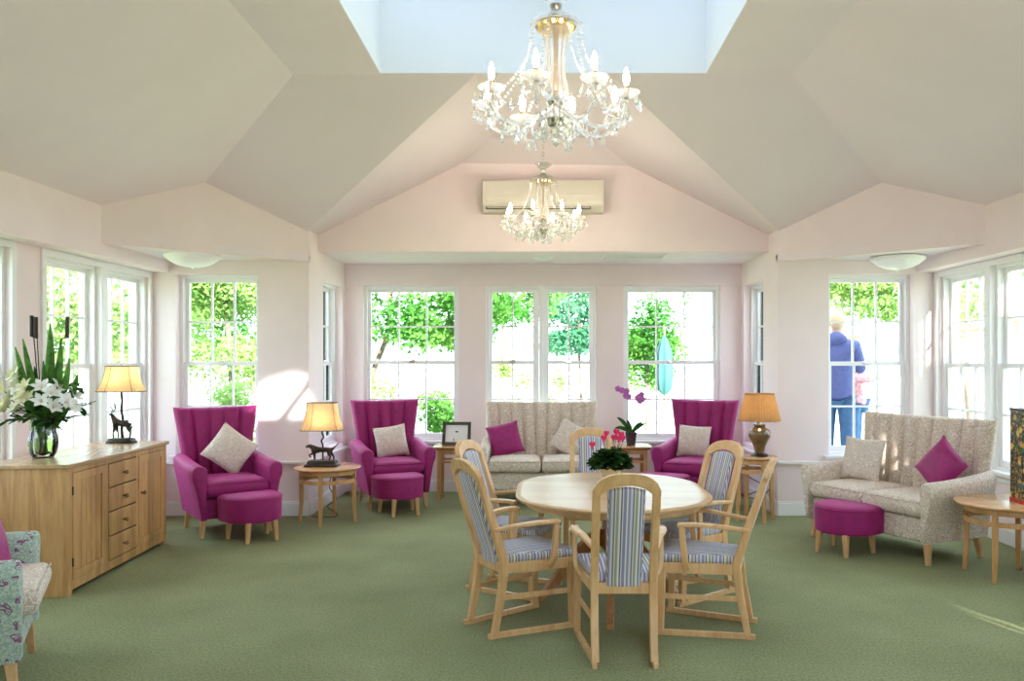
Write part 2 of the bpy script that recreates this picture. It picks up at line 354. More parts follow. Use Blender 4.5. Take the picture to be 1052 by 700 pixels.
        bm.to_mesh(me); bm.free()
        if smooth:
            me.polygons.foreach_set('use_smooth', [True]*len(me.polygons)); me.set_sharp_from_angle(angle=R(smooth))
        o = bpy.data.objects.new(name, me); COL.objects.link(o); o.location = loc; o.rotation_euler = rot
        if parent: o.parent = parent
        if bevel:
            b_ = o.modifiers.new('bevel', 'BEVEL'); b_.width = bevel; b_.segments = bseg; b_.limit_method = 'ANGLE'; b_.angle_limit = R(40)
        if label: o['label'] = label
        return o

def tag(o, label=None, cat=None, group=None, kind=None):
    if label: o['label'] = label
    if cat: o['category'] = cat
    if group: o['group'] = group
    if kind: o['kind'] = kind
    return o
def thing(name, label, cat, loc=(0, 0, 0), rz=0, group=None):
    o = bpy.data.objects.new(name, None); COL.objects.link(o); o.empty_display_size = .1
    o.location = loc; o.rotation_euler = (0, 0, rz); return tag(o, label, cat, group)
def kids(o): return [c for c in bpy.data.objects if c.parent == o]
def dup(o, loc=None, rz=None, label=None, parent=None, group=None):
    c = o.copy(); COL.objects.link(c); c.parent = parent
    for k in kids(o): dup(k, parent=c)
    if loc is not None: c.location = loc
    if rz is not None: c.rotation_euler = (0, 0, rz)
    if label: c['label'] = label
    if group: c['group'] = group
    return c
def struct(mb, name, mat, **kw):
    o = mb.build(name, mat, **kw); o['kind'] = 'structure'; return o
def smooth_pts(p, n=6):
    p = [Vector(a) for a in p]; out = []
    for i in range(len(p)-1):
        a = p[max(i-1, 0)]; b_ = p[i]; c = p[i+1]; d = p[min(i+2, len(p)-1)]
        for k in range(n):
            t = k/n; out.append(.5*((2*b_)+(c-a)*t+(2*a-5*b_+4*c-d)*t*t+(3*b_-a-3*c+d)*t**3))
    out.append(p[-1]); return out

# ------------------------------------------------------------------ room shell
EX, EY, EZ, SL = 3.88, 8.42, 2.95, .5        # eaves and roof slope
ZF = 3.89; XF = EX-(ZF-EZ)/SL; YF = EY-(ZF-EZ)/SL
AX = 2.42; WX = 4.05; YB = 10.0; YN = -2.6
fl = MB(); fl.bb((-WX-.22, YN-.2, -.1), (WX+.22, EY+.25, 0)); fl.bb((-AX-.2, EY+.25, -.1), (AX+.2, YB+.25, 0))
struct(fl, 'floor', M['carpet'])

def wall_seg(mb, p, q, z0, z1, th, ops):
    """wall from p to q (plan), interior face on the line, thickness th to the LEFT of p->q; ops = (s0,s1,za,zb) along it"""
    p = Vector((*p, 0)); q = Vector((*q, 0)); t = (q-p).normalized(); n = Vector((-t.y, t.x, 0)); Ln = (q-p).length
    def blk(a, b_, za, zb):
        if b_-a < 1e-4 or zb-za < 1e-4: return
        A = p+t*a; B = p+t*b_
        mb.slab([A+Vector((0, 0, za)), B+Vector((0, 0, za)), B+n*th+Vector((0, 0, za)), A+n*th+Vector((0, 0, za))], (0, 0, zb-za))
    cur = 0
    for a, b_, za, zb in sorted(ops):
        blk(cur, a, z0, z1); blk(a, b_, z0, za); blk(a, b_, zb, z1); cur = b_
    blk(cur, Ln, z0, z1)

ZS, ZH = .62, 2.47
left_ops = [(6.645, 8.42), (4.43, 6.21)]
mb = MB(); wall_seg(mb, (-WX, YN), (-WX, EY+.03), 0, 2.52, .22, [(a-YN, min(b_, EY)-YN, ZS, ZH) for a, b_ in left_ops])
struct(mb, 'wall_left', M['wall'])
right_ops = [(6.50, 8.38), (4.35, 6.20), (2.2, 3.98), (-.05, 1.75)]
mb = MB(); wall_seg(mb, (WX, EY+.03), (WX, YN), 0, 2.52, .22, [(EY+.03-b_, EY+.03-a, ZS, ZH) for a, b_ in right_ops])
struct(mb, 'wall_right', M['wall'])
for sx, nm in ((-1, 'wall_left_head_beam'), (1, 'wall_right_head_beam')):
    mb = MB(); x0, x1 = sorted((sx*3.86, sx*(WX+.22))); mb.bb((x0, YN, 2.515), (x1, EY+.03, 3.05)); struct(mb, nm, M['wall'])
# bay front walls
mb = MB(); wall_seg(mb, (-WX-.22, EY+.03), (-AX-.22, EY+.03), 0, 2.9, .22, [(WX+.22-3.80, WX+.22-2.95, ZS, 2.50)])
struct(mb, 'wall_left_bay', M['wall'])
mb = MB(); wall_seg(mb, (AX+.22, EY+.03), (WX+.22, EY+.03), 0, 2.9, .22, [(2.95-AX-.22, 3.83-AX-.22, ZS, 2.50)])
struct(mb, 'wall_right_bay', M['wall'])
# alcove side walls
mb = MB(); wall_seg(mb, (-AX, EY+.03), (-AX, YB), 0, 2.97, .22, [(9.0-EY-.03, 9.88-EY-.03, ZS, 2.50)])
struct(mb, 'wall_alcove_left', M['wall'])
mb = MB(); wall_seg(mb, (AX, YB), (AX, EY+.03), 0, 2.97, .22, [(YB-9.88, YB-9.0, ZS, 2.50)])
struct(mb, 'wall_alcove_right', M['wall'])
back_ops = [(-2.2, -1.03), (-.70, .65), (.98, 2.17)]
mb = MB(); wall_seg(mb, (-AX-.22, YB), (AX+.22, YB), 0, 2.9, .22, [(a+AX+.22, b_+AX+.22, ZS, 2.52) for a, b_ in back_ops])
mb.bb((-AX, YB-.035, 2.525), (AX, YB, 2.8))
struct(mb, 'wall_back', M['wall'])
mb = MB(); mb.bb((-AX, 8.78, 2.775), (AX, 8.9, 3.78)); struct(mb, 'wall_gable', M['wall'])
# diagonal fascia beams over the bays
for sx in (-1, 1):
    mb = MB(); P = [(-3.86, 7.14), (-2.42, 8.42+.029), (-2.43, 8.60), (-3.97, 7.30)]
    if sx > 0: P = [(-a, b_) for a, b_ in P]
    mb.prism(P, 2.625, 3.55); struct(mb, 'wall_fascia_'+('left' if sx < 0 else 'right'), M['wall'])
    mb = MB(); P = [(-4.1, 6.9), (-3.87, 7.14), (-2.42, 8.44), (-2.42, 8.5), (-4.1, 8.5)]
    mb.prism([(a*-sx, b_) for a, b_ in P], 2.64, 2.70); struct(mb, 'ceiling_bay_'+('left' if sx < 0 else 'right'), M['ceil'])
mb = MB(); mb.bb((-AX-.2, 8.79, 2.78), (AX+.2, YB+.2, 2.84)); struct(mb, 'ceiling_alcove', M['ceil'])
# wall behind the camera, with wide patio openings
mb = MB(); wall_seg(mb, (WX+.22, YN), (-WX-.22, YN), 0, 5, .2, [(1.0, 3.6, .05, 2.4)])
struct(mb, 'wall_rear', M['wall'])
# vaulted ceiling
zl = lambda x: EZ+SL*(EX-abs(x)); zb = lambda y: EZ+SL*(EY-y); zd = lambda x: EZ+SL*(AX-abs(x))
mb = MB(); up = (0, 0, .1); XO = 4.30; YO = EY+(XO-EX); XV = AX-(ZF-EZ)/SL; XVO = AX+(YO-EY)
HZ = 3.7; HX = AX-(HZ-EZ)/SL; HY = 8.78-(ZF-HZ)/SL
for s in (-1, 1):
    mb.slab([(s*XO, YN-.2, zl(XO)), (s*XO, YO, zl(XO)), (s*XF, YF, ZF), (s*XF, YN-.2, ZF)], up)
    mb.slab([(s*XO, YO, zb(YO)), (s*XF, YF, ZF), (s*XV, YF, ZF), (s*XVO, YO, zb(YO))], up)
    mb.slab([(s*XVO, YO, zd(XVO)), (s*XV, YF, ZF), (s*XV, HY, ZF), (s*HX, 8.78, HZ), (s*HX, YO, HZ)], up)
mb.slab([(-XV, HY, ZF), (XV, HY, ZF), (HX, 8.78, HZ), (HX, YO, HZ), (-HX, YO, HZ), (-HX, 8.78, HZ)], up)
mb.bb((-XV, YF, ZF), (XV, HY, ZF+.1))
SX, SY0, SY1, SZ = 1.30, 1.0, YF-.03, 4.56
mb.bb((-XF, SY1, ZF), (XF, YF, ZF+.1)); mb.bb((-XF, YN-.2, ZF), (XF, SY0, ZF+.1))
mb.bb((-XF, SY0, ZF), (-SX, SY1, ZF+.1)); mb.bb((SX, SY0, ZF), (XF, SY1, ZF+.1))
struct(mb, 'ceiling', M['ceil'], smooth=0)
mb = MB()
mb.bb((-SX-.1, SY1-.004, ZF+.002), (SX+.1, SY1+.1, SZ)); mb.bb((-SX-.1, SY0-.1, ZF+.002), (SX+.1, SY0+.004, SZ))
mb.bb((-SX-.1, SY0+.004, ZF+.002), (-SX+.004, SY1-.004, SZ)); mb.bb((SX-.004, SY0+.004, ZF+.002), (SX+.1, SY1-.004, SZ))
struct(mb, 'ceiling_skylight_well', M['wellw'])
sk = bpy.data.objects.new('window_11', None); COL.objects.link(sk); sk['kind'] = 'structure'; sk.location = (0, 0, SZ)
mb = MB()
for y in (SY0, 2.3, 3.9, 5.2, SY1): mb.bb((-SX-.08, y-.03, .0), (SX+.08, y+.03, .07))
for x in (-SX-.04, 0, SX+.04): mb.bb((x-.03, SY0, .0), (x+.03, SY1, .07))
mb.build('frame', M['white'], sk)
mb = MB(); mb.bb((-SX, SY0, .03), (SX, SY1, .036)); mb.build('pane', M['skyglass'], sk)

# skirting and dado
def trim_run(pts, name, z0, z1, d, mat=None):
    mb = MB()
    for p, q in zip(pts[:-1], pts[1:]):
        p = Vector((*p, 0)); q = Vector((*q, 0)); t = (q-p).normalized(); n = Vector((t.y, -t.x, 0))
        a, b_ = p-t*.0, q+t*.0
        mb.slab([a+Vector((0, 0, z0)), b_+Vector((0, 0, z0)), b_+n*d+Vector((0, 0, z0)), a+n*d+Vector((0, 0, z0))], (0, 0, z1-z0))
    return struct(mb, name, mat or M['white'], bevel=.004)
path = [(-WX, YN), (-WX, EY+.03), (-AX, EY+.03), (-AX, YB), (AX, YB), (AX, EY+.03), (WX, EY+.03), (WX, YN)]
segs = {'left': path[0:2], 'left_bay': path[1:3], 'alcove_left': path[2:4], 'back': path[3:5], 'alcove_right': path[4:6], 'right_bay': path[5:7], 'right': path[6:8]}
for i, (k, pp) in enumerate(segs.items()):
    trim_run(pp, 'baseboard_'+k, 0, .13, .018); trim_run(pp, 'baseboard_moulding_'+k, .13, .15, .010)
    trim_run(pp, 'trim_%d' % (i+1), .535, .565, .035)

# ------------------------------------------------------------------ sash windows
def sash_window(name, c, ang, w, z0, z1, cols, rows=(2, 2), th=.06, casing=.0):
    """c = plan centre of the sash plane, ang = outward normal rotation; local: X along, -Y inside"""
    o = bpy.data.objects.new(name, None); COL.objects.link(o); o.location = (c[0], c[1], 0); o.rotation_euler = (0, 0, ang); o['kind'] = 'structure'
    h = z1-z0; zm = z0+h*.505
    f = MB()
    f.bb((-w/2, -.05, z0), (-w/2+.035, .09, z1)); f.bb((w/2-.035, -.05, z0), (w/2, .09, z1))
    f.bb((-w/2+.035, -.048, z1-.035), (w/2-.035, .088, z1)); f.bb((-w/2+.035, -.06, z0), (w/2-.035, .11, z0+.03))
    f.build('frame', M['white'], o, weld=False)
    for nm, za, zb_, y, nr in (('upper_sash', zm-.02, z1-.035, .035, rows[0]), ('lower_sash', z0+.03, zm+.02, -.005, rows[1])):
        s_ = MB(); xa, xb = -w/2+.035, w/2-.035; st = .038; d = .02
        s_.bb((xa, y-d, za), (xa+st, y+d, zb_)); s_.bb((xb-st, y-d, za), (xb, y+d, zb_))
        s_.bb((xa+st, y-d+.001, zb_-.04), (xb-st, y+d-.001, zb_)); s_.bb((xa+st, y-d+.001, za), (xb-st, y+d-.001, za+(.045 if nm[0] == 'u' else .06)))
        for k in range(1, cols):
            x = xa+st+(xb-xa-2*st)*k/cols; s_.bb((x-.010, y-.014, za+.03), (x+.010, y+.014, zb_-.03))
        for k in range(1, nr):
            z = za+.045+(zb_-za-.085)*k/nr; s_.bb((xa+.02, y-.012, z-.010), (xb-.02, y+.012, z+.010))
        so = s_.build(nm, M['white'], o, weld=False)
        g = MB(); g.bb((xa+.01, y-.003, za+.01), (xb-.01, y+.003, zb_-.01)); g.build('pane', M['glass'], so)
    l = MB(); l.bb((-.03, -.035, zm+.0), (.03, -.012, zm+.03)); l.tube([(0, -.03, zm+.03), (.04, -.04, zm+.035)], .006, 6); l.build('catch', M['chrome'], o)
    return o
# normals: outward = local +Y
k = 1
for cx, w, cols in ((-1.615, 1.17, 3), (-.3765, .647, 2), (.3185, .643, 2), (1.575, 1.19, 3)):
    sash_window('window_%d' % k, (cx, YB+.10), 0, w, ZS, 2.52, cols); k += 1
mb = MB(); mb.bb((-.05, YB+.0, ZS), (.0, YB+.16, 2.52)); struct(mb, 'trim_8', M['white'], bevel=.004)
sash_window('window_5', (-3.375, EY+.03+.15), 0, .85, ZS, 2.50, 3)
sash_window('window_6', (3.39, EY+.03+.15), 0, .88, ZS, 2.50, 3)
sash_window('window_7', (-AX-.14, 9.44), PI/2, .88, ZS, 2.50, 3)
sash_window('window_8', (AX+.14, 9.44), -PI/2, .88, ZS, 2.50, 3)
wn = 12
for sx, ops in ((-1, left_ops), (1, right_ops)):
    for i, (a, b_) in enumerate(ops):
        b_ = min(b_, EY); mid = (a+b_)/2; mul = .10; w = (b_-a-mul)/2
        for s_ in (-1, 1):
            yc = mid+s_*(w/2+mul/2)
            sash_window('window_%d' % wn, (sx*(WX+.09), yc), (PI/2 if sx < 0 else -PI/2), w, ZS, ZH, 3); wn += 1
        mb = MB(); x0, x1 = sorted((sx*(WX-.015), sx*(WX+.17))); mb.bb((x0, mid-mul/2, ZS), (x1, mid+mul/2, ZH)); struct(mb, 'trim_%d' % (wn+20), M['white'], bevel=.004)
# white casings round the openings on the inner wall faces
def casing(name, fx, a, b_, z0, z1):
    """fx(s, dep, z) -> point; frame of flat boards round an opening"""
    mb = MB(); w = .055
    for (s0, s1, za, zb_) in ((a-w, a, z0, z1+w), (b_, b_+w, z0, z1+w), (a, b_, z1, z1+w)):
        A = [fx(s, d, z) for z in (za, zb_) for s, d in ((s0, 0), (s1, 0), (s1, .018), (s0, .018))]
        mb.add(A, [(0, 1, 2, 3), (4, 7, 6, 5), (0, 4, 5, 1), (1, 5, 6, 2), (2, 6, 7, 3), (3, 7, 4, 0)])
    struct(mb, name, M['white'])
ti = 60
for a, b_ in left_ops[:2]:
    casing('trim_%d' % ti, lambda s, d, z: Vector((-WX+d, s, z)), a, min(b_, EY-.03), ZS-.05, ZH-.012); ti += 1
for a, b_ in right_ops[:2]:
    casing('trim_%d' % ti, lambda s, d, z: Vector((WX-d, s, z)), a, min(b_, EY-.03), ZS-.05, ZH-.012); ti += 1
# window boards (sills)
mb = MB()
for a, b_ in back_ops: mb.bb((a-.05, YB-.05, ZS-.03), (b_+.05, YB+.06, ZS+.005))
struct(mb, 'trim_70', M['white'], bevel=.004)
mb = MB()
mb.bb((-3.85, EY-.01, ZS-.03), (-2.9, EY+.10, ZS+.005)); mb.bb((2.9, EY-.01, ZS-.03), (3.88, EY+.10, ZS+.005))
for sx, ops in ((-1, left_ops), (1, right_ops)):
    for a, b_ in ops:
        x0, x1 = sorted((sx*(WX-.06), sx*(WX+.06))); mb.bb((x0, a-.04, ZS-.03), (x1, min(b_, EY)+.0, ZS+.005))
struct(mb, 'trim_71', M['white'], bevel=.004)

# ------------------------------------------------------------------ fixtures
ac = thing('air_conditioner', 'long cream wall mounted air conditioner high on the gable wall', 'air conditioner', (0, 8.78, 3.17))
mb = MB(); P = [(0, 0), (0, .34), (-.14, .35), (-.20, .33), (-.215, .25), (-.215, .09), (-.20, .05), (-.14, 0)]
mb.loft([[Vector((x, a, b_)) for a, b_ in P] for x in (-.64, .64)]); mb.build('housing', M['acw'], ac, bevel=.008)
mb = MB(); mb.bb((-.60, -.222, .10), (.60, -.21, .165)); mb.build('front_panel_lip', M['acw'], ac, bevel=.003)
mb = MB(); mb.bb((-.60, -.205, .026), (.50, -.17, .05), 0); mb.build('air_outlet', M['darkmetal'], ac, label='dark air outlet slot')
mb = MB(); mb.box((-.05, -.205, .036), (1.08, .03, .006), (R(-20), 0, 0)); mb.build('louvre', M['acw'], ac)
for i, (x, y, lab) in enumerate(((-3.40, 7.93, 'round white dome ceiling light above the left bay with the tall chair'), (3.52, 8.12, 'round white dome ceiling light above the right bay with the cream sofa'))):
    if i == 0:
        d0 = thing('ceiling_light', lab, 'ceiling light', (x, y, 2.64))
        mb = MB(); mb.lathe([(.001, -.045), (.25, -.045), (.262, -.03), (.262, -.012), (.20, 0), (.001, 0)], 40); mb.build('rim', M['opal'], d0)
        mb = MB(); mb.lathe([(.001, -.13), (.07, -.128), (.14, -.112), (.20, -.082), (.24, -.05), (.24, -.04)], 40); mb.build('diffuser', M['opal'], d0)
        mb = MB(); mb.lathe([(.001, -.145), (.01, -.143), (.012, -.13)], 12); mb.build('finial', M['chrome'], d0)
    else: dup(d0, (x, y, 2.64), 0, lab)
t = thing('smoke_detector', 'small round white detector on the alcove ceiling', 'smoke detector', (0, 9.3, 2.78))
mb = MB(); mb.lathe([(.001, -.035), (.05, -.033), (.10, -.02), (.12, 0), (.001, 0)], 28); mb.build('body', M['opal'], t)
mb = MB(); mb.lathe([(.055, -.035), (.06, -.03), (.075, -.028), (.07, -.024), (.055, -.03)], 28, cap=False); mb.build('sensor_ring', M['socket'], t)
t = thing('ceiling_vent', 'flat rectangular white vent in the alcove ceiling', 'vent', (1.02, 9.2, 2.78))
mb = MB(); mb.bb((-.36, -.16, -.012), (.36, -.13, 0)); mb.bb((-.36, .13, -.012), (.36, .16, 0)); mb.bb((-.36, -.13, -.012), (-.33, .13, 0)); mb.bb((.33, -.13, -.012), (.36, .13, 0)); mb.build('frame', M['white'], t)
mb = MB()
for i in range(9): mb.box((0, -.12+i*.03, -.008), (.66, .022, .003), (R(25), 0, 0))
mb.build('slats', M['white'], t)

# ------------------------------------------------------------------ chandeliers
def chandelier(name, label, loc, chain):
    t = thing(name, label, 'chandelier', loc)      # origin = bottom finial
    C_ = M['crystal']
    mb = MB(); mb.lathe([(.001, 0), (.018, .015), (.022, .03), (.008, .045), (.02, .055), (.03, .07), (.012, .09), (.05, .11), (.07, .14), (.05, .18), (.02, .20)], 16)
    mb.build('bottom_finial', C_, t)
    mb = MB(); mb.lathe([(.001, .10), (.055, .105), (.065, .125), (.04, .14), (.035, .19), (.05, .21), (.03, .23), (.001, .23)], 20); mb.build('hub', M['chrome'], t)
    mb = MB(); mb.lathe([(.03, .23), (.062, .25), (.060, .28), (.047, .33), (.042, .40), (.052, .50), (.066, .56), (.02, .565)], 48, flute=.06, fn=12, cap=False); mb.build('fluted_column', C_, t)
    mb = MB(); mb.lathe([(.012, .2), (.012, .60)], 10); mb.build('centre_rod', M['brass'], t)
    mb = MB(); mb.lathe([(.02, .555), (.09, .56), (.10, .575), (.09, .59), (.02, .60)], 24); mb.build('collar', M['brass'], t)
    mb = MB(); mb.lathe([(.02, .60), (.09, .595), (.12, .575), (.125, .585), (.09, .615), (.03, .635), (.02, .66)], 24, cap=False); mb.build('upper_dish', C_, t)
    mb = MB(); mb.lathe([(.012, .60), (.015, .64), (.026, .66), (.028, .68), (.014, .70), (.010, .72)], 14); mb.build('neck_ball', M['chrome'], t)
    mb = MB(); mb.lathe([(.015, .695), (.05, .705), (.085, .735), (.088, .74), (.05, .725), (.015, .72)], 20, cap=False); mb.build('top_bowl', C_, t)
    mb = MB(); n = int(chain/.034)
    for i in range(n):
        z = .73+i*.034; pts = []
        for k in range(10):
            a = 2*PI*k/10; x = .009*math.cos(a); zz = .022*math.sin(a); pts.append((x, 0, z+zz) if i % 2 else (0, x, z+zz))
        mb.tube(pts, .0028, 5, closed=True)
    mb.build('chain', M['chrome'], t)
    mb = MB(); z = .73+n*.034; mb.lathe([(.001, z+.03), (.06, z+.03), (.055, z), (.02, z-.03), (.001, z-.03)], 20); mb.build('ceiling_rose', M['chrome'], t)
    drop = MB(); drop.lathe([(.001, -.048), (.011, -.036), (.014, -.026), (.006, -.006), (.001, 0)], 6); drop.lathe([(.001, 0), (.006, .006), (.001, .012)], 6)
    dr0 = None
    for i in range(8):
        a = 2*PI*(i+.5)/8+.12; ca, sa = math.cos(a), math.sin(a)
        P3 = lambda r, z: Vector((r*ca, r*sa, z))
        pts = smooth_pts([P3(.05, .17), P3(.11, .13), P3(.20, .085), P3(.29, .10), P3(.335, .155), P3(.34, .20)], 5)
        mb = MB(); mb.tube(pts, .0085, 8); arm = mb.build('arm', C_, t)
        def part(nm, prof, mat, n=20, fl_=0, fn_=0, cap=True):
            q = MB(); q.lathe(prof, n, c=P3(.34, 0), flute=fl_, fn=fn_, cap=cap); return q.build(nm, mat, arm)
        part('drip_pan', [(.008, .20), (.03, .205), (.058, .222), (.064, .232), (.060, .233), (.03, .214), (.008, .21)], C_, 32, .03, 16, False)
        part('candle_sleeve', [(.012, .205), (.013, .215), (.011, .22), (.011, .262), (.001, .262)], M['brass'], 12)
        part('bulb', [(.006, .262), (.0115, .275), (.0145, .292), (.0135, .310), (.0085, .330), (.003, .345), (.001, .347)], M['bulb'], 12)
        for jj, (rr, zz) in enumerate(((.392, .205), (.345, .160), (.292, .205))):
            if dr0 is None: dr0 = drop.build('crystal_drop', C_, t, smooth=0); d_ = dr0
            else: d_ = dr0.copy(); COL.objects.link(d_)
            d_.parent = t; aa = a; d_.location = (rr*math.cos(aa), rr*math.sin(aa), zz-.01)
        for da in (-.17, .17):
            d_ = dr0.copy(); COL.objects.link(d_); d_.parent = t; d_.location = (.335*math.cos(a+da), .335*math.sin(a+da), .19)
        d_ = dr0.copy(); COL.objects.link(d_); d_.parent = t; d_.location = (.20*ca, .20*sa, .072)
        d_ = dr0.copy(); COL.objects.link(d_); d_.parent = t; a2 = a+PI/8; d_.location = (.11*math.cos(a2), .11*math.sin(a2), .10)
        for da, rr, zz in ((-.30, .30, .155), (.30, .30, .155), (0, .27, .085), (.39, .07, .075), (-.12, .40, .20), (.12, .40, .20)):
            d_ = dr0.copy(); COL.objects.link(d_); d_.parent = t; d_.location = (rr*math.cos(a+da), rr*math.sin(a+da), zz)
        # bead strands: swag between arms and strand up to the dish
        mb = MB(); a2 = a+2*PI/8
        for k_ in range(1, 13):
            u = k_/13; aa = a+(a2-a)*u; rr = .335-.045*math.sin(PI*u)*1.2; zz = .205-.075*math.sin(PI*u); mb.sphere((rr*math.cos(aa), rr*math.sin(aa), zz), .0065, 6, 4)
        mb.build('bead_swag', C_, t); mb = MB()
        for k_ in range(0, 22):
            u = k_/21; rr = .125+(.18)*u**2.2; zz = .578-.36*u**.9; mb.sphere((rr*ca, rr*sa, zz), .0065, 6, 4)
        mb.build('bead_strand', C_, t)
    return t
chandelier('chandelier', 'large crystal chandelier with candle bulbs hanging below the skylight', (.06, 3.9, 2.62), 1.35)
chandelier('chandelier', 'farther crystal chandelier hanging in front of the air conditioner', (0, 7.55, 2.68), .47)

# ------------------------------------------------------------------ upholstered seats
def legs4(parent, pts, h, w0=.032, w1=.05, mat=None, splay=.02):
    for x, y in pts:
        q = MB(); sx = (1 if x > 0 else -1); sy = (1 if y > 0 else -1)
        q.bar((x+sx*splay, y+sy*splay, 0), (x, y, h), w0, w0, w1, w1); q.build('leg', mat or M['leg'], parent, bevel=.003)
def seat_unit(name, label, cat, W, nch, fabric, loc, rz, ncush=1, group=None, H=1.12, wide_top=0, arm_w=.115, cfab=None, D=0, armz=0):
    t = thing(name, label, cat, loc, rz, group); hw = W/2; inner = hw-arm_w
    cf = cfab or fabric
    q = MB(); q.bb((-inner-.02, -.36, .17), (inner+.02, .33, .36)); q.build('base', fabric, t, bevel=.02)
    # back
    w0 = inner-.0; w1 = hw+wide_top; z0, z1 = .30, H
    def pos(s, v):
        v = (v+1)/2; e = v**1.15
        x = s*(w0+(w1-w0)*e); wing = (.055 if ncush == 1 else .05)
        return (x, .30+.13*v-wing*abs(s)**2.2*v, z0+(z1-z0)*v+.012*(abs(s)**2)*v)
    def off(s, v):
        g = abs(math.sin(PI*nch*(s+1)/2)); return -.034*(1-g)**2.2+.012*g**.6
    q = MB(); q.surf(pos, (0, -1, .12), W, z1-z0, .115, .04, nch*8, 12, off); q.build('backrest', fabric, t, smooth=60)
    # arms
    for s in (-1, 1):
        q = MB(); rings = []
        for y, shr in ((-.425+D, .020), (-.42+D, .008), (-.405+D, 0), (-.2, 0), (0, 0), (.2, 0), (.33, 0)):
            u = (y+.42)/.75; zt = .615+armz+.05*u*u; pr = []
            tw = arm_w*.5
            out_b, out_t = hw-.075, hw+.005
            pr.append((inner-.005, .17)); pr.append((inner-.003, .40)); pr.append((inner-.012, zt-.05))
            cx = (inner-.012+out_t)/2; rad = (out_t-inner+.012)/2
            for k_ in range(0, 9):
                an = PI-PI*k_/8; pr.append((cx+rad*math.cos(an), zt-.01+rad*.85*math.sin(an)))
            pr.append((out_t-.006, zt-.08)); pr.append((hw-.022, .48)); pr.append((hw-.05, .34)); pr.append((out_b, .17))
            mx_ = sum(p[0] for p in pr)/len(pr); mz = sum(p[1] for p in pr)/len(pr)
            R_ = []
            for (x, z) in pr:
                dx, dz = x-mx_, z-mz; l_ = math.hypot(dx, dz); f_ = max(0, (l_-shr))/l_
                R_.append(Vector((s*(mx_+dx*f_), y, mz+dz*f_)))
            rings.append(R_)
        q.loft(rings); q.build('arm', fabric, t, smooth=50)
    # seat cushions
    cw = 2*inner/ncush
    for i in range(ncush):
        cx = -inner+cw*(i+.5)
        def cp(s, v, cx=cx):
            return (cx+s*(cw/2-.004), -.085-D*.4+v*(.325+D*.4), .435+.012*(1-s*s)*(1-v*v))
        q = MB(); q.surf(cp, (0, 0, 1), cw, .65, .135, .035, 10, 10, lambda s, v: .012*(1-s*s)*(1-v*v)); q.build('seat_cushion', cf, t, smooth=60)
        q = MB(); x0, x1, y0, y1 = cx-cw/2+.02, cx+cw/2-.02, -.400-D*.8, .2
        q.tube([(x0, y0-.004, .488), (x1, y0-.004, .488)], .005, 6); q.build('piping', cf, t)
    legs4(t, [(-hw+.11, -.33), (hw-.11, -.33), (-hw+.12, .26), (hw-.12, .26)], .175)
    return t
A_ = seat_unit('armchair', 'magenta velvet high back armchair beside the oak sideboard in the left bay', 'armchair', .80, 5, M['velvet'], (-3.02, 7.80, 0), R(36), group='magenta high back armchairs', H=1.14)
dup(A_, (-1.70, 9.17, 0), R(22), 'magenta velvet high back armchair at the left of the back alcove')
dup(A_, (1.72, 9.17, 0), R(-25), 'magenta velvet high back armchair at the right of the back alcove')
S_ = seat_unit('sofa', 'cream patterned two seat sofa against the middle of the back wall', 'sofa', 1.40, 9, M['beige'], (-.02, 9.38, 0), 0, ncush=2, H=1.11, wide_top=-.03, arm_w=.10, group='cream patterned sofas')
dup(S_, (3.05, 7.08, 0), R(-64), 'cream patterned two seat sofa set at an angle in the right bay')
E_ = seat_unit('armchair', 'teal floral armchair with beige seat at the near end of the sideboard', 'armchair', .86, 5, M['teal'], (-2.97, 4.03, 0), R(116), H=1.05, cfab=M['beige'], armz=0, D=.045)

def pillow(name, label, sz, fab, seat, local, tilt, spin, yaw=0, group=None, th=.14):
    q = MB(); n = 14; vs = []; fs = []
    for sd in (1, -1):
        for j in range(n+1):
            for i in range(n+1):
                u = -1+2*i/n; v = -1+2*j/n
                pinch = 1-.07*(1-abs(v)**2)*abs(u)**4; pinch2 = 1-.07*(1-abs(u)**2)*abs(v)**4
                h = th/2*((1-abs(u)**2.4)*(1-abs(v)**2.4))**.55
                vs.append(Vector((u*sz/2*pinch, -sd*h, v*sz/2*pinch2)))
    m_ = (n+1)*(n+1); G = lambda s, j, i: s*m_+j*(n+1)+i
    for j in range(n):
        for i in range(n):
            fs.append((G(0, j, i), G(0, j, i+1), G(0, j+1, i+1), G(0, j+1, i))); fs.append((G(1, j, i), G(1, j+1, i), G(1, j+1, i+1), G(1, j, i+1)))
    q.add(vs, fs); o = q.build(name, fab, smooth=80)
    Mt = Matrix.Translation(seat.location) @ Matrix.Rotation(seat.rotation_euler.z, 4, 'Z') @ Matrix.Translation(local) @ Matrix.Rotation(yaw, 4, 'Z') @ Matrix.Rotation(tilt, 4, 'X') @ Matrix.Rotation(spin, 4, 'Y')
    o.matrix_world = Mt; o.rotation_mode = 'XYZ'
    return tag(o, label, 'cushion', group)
seats = [o for o in bpy.data.objects if o.type == 'EMPTY' and o.name.split('.')[0] in ('armchair', 'sofa')]
chA, chB, chC = [o for o in seats if o.name.startswith('armchair')][:3]
sf = [o for o in seats if o.name.startswith('sofa')]
byl = lambda s: [o for o in seats if s in o['label']][0]
chA, chB, chC, chE = byl('left bay'), byl('left of the back'), byl('right of the back'), byl('teal')
sB, sD = byl('middle of the back'), byl('set at an angle')
pillow('cushion', 'cream patterned cushion standing on its corner in the left bay armchair', .40, M['beige2'], chA, (.06, .10, .74), R(-17), R(40))
pillow('cushion', 'cream patterned cushion on the armchair at the left of the alcove', .37, M['beige2'], chB, (.02, .12, .685), R(-17), R(-8), R(-6))
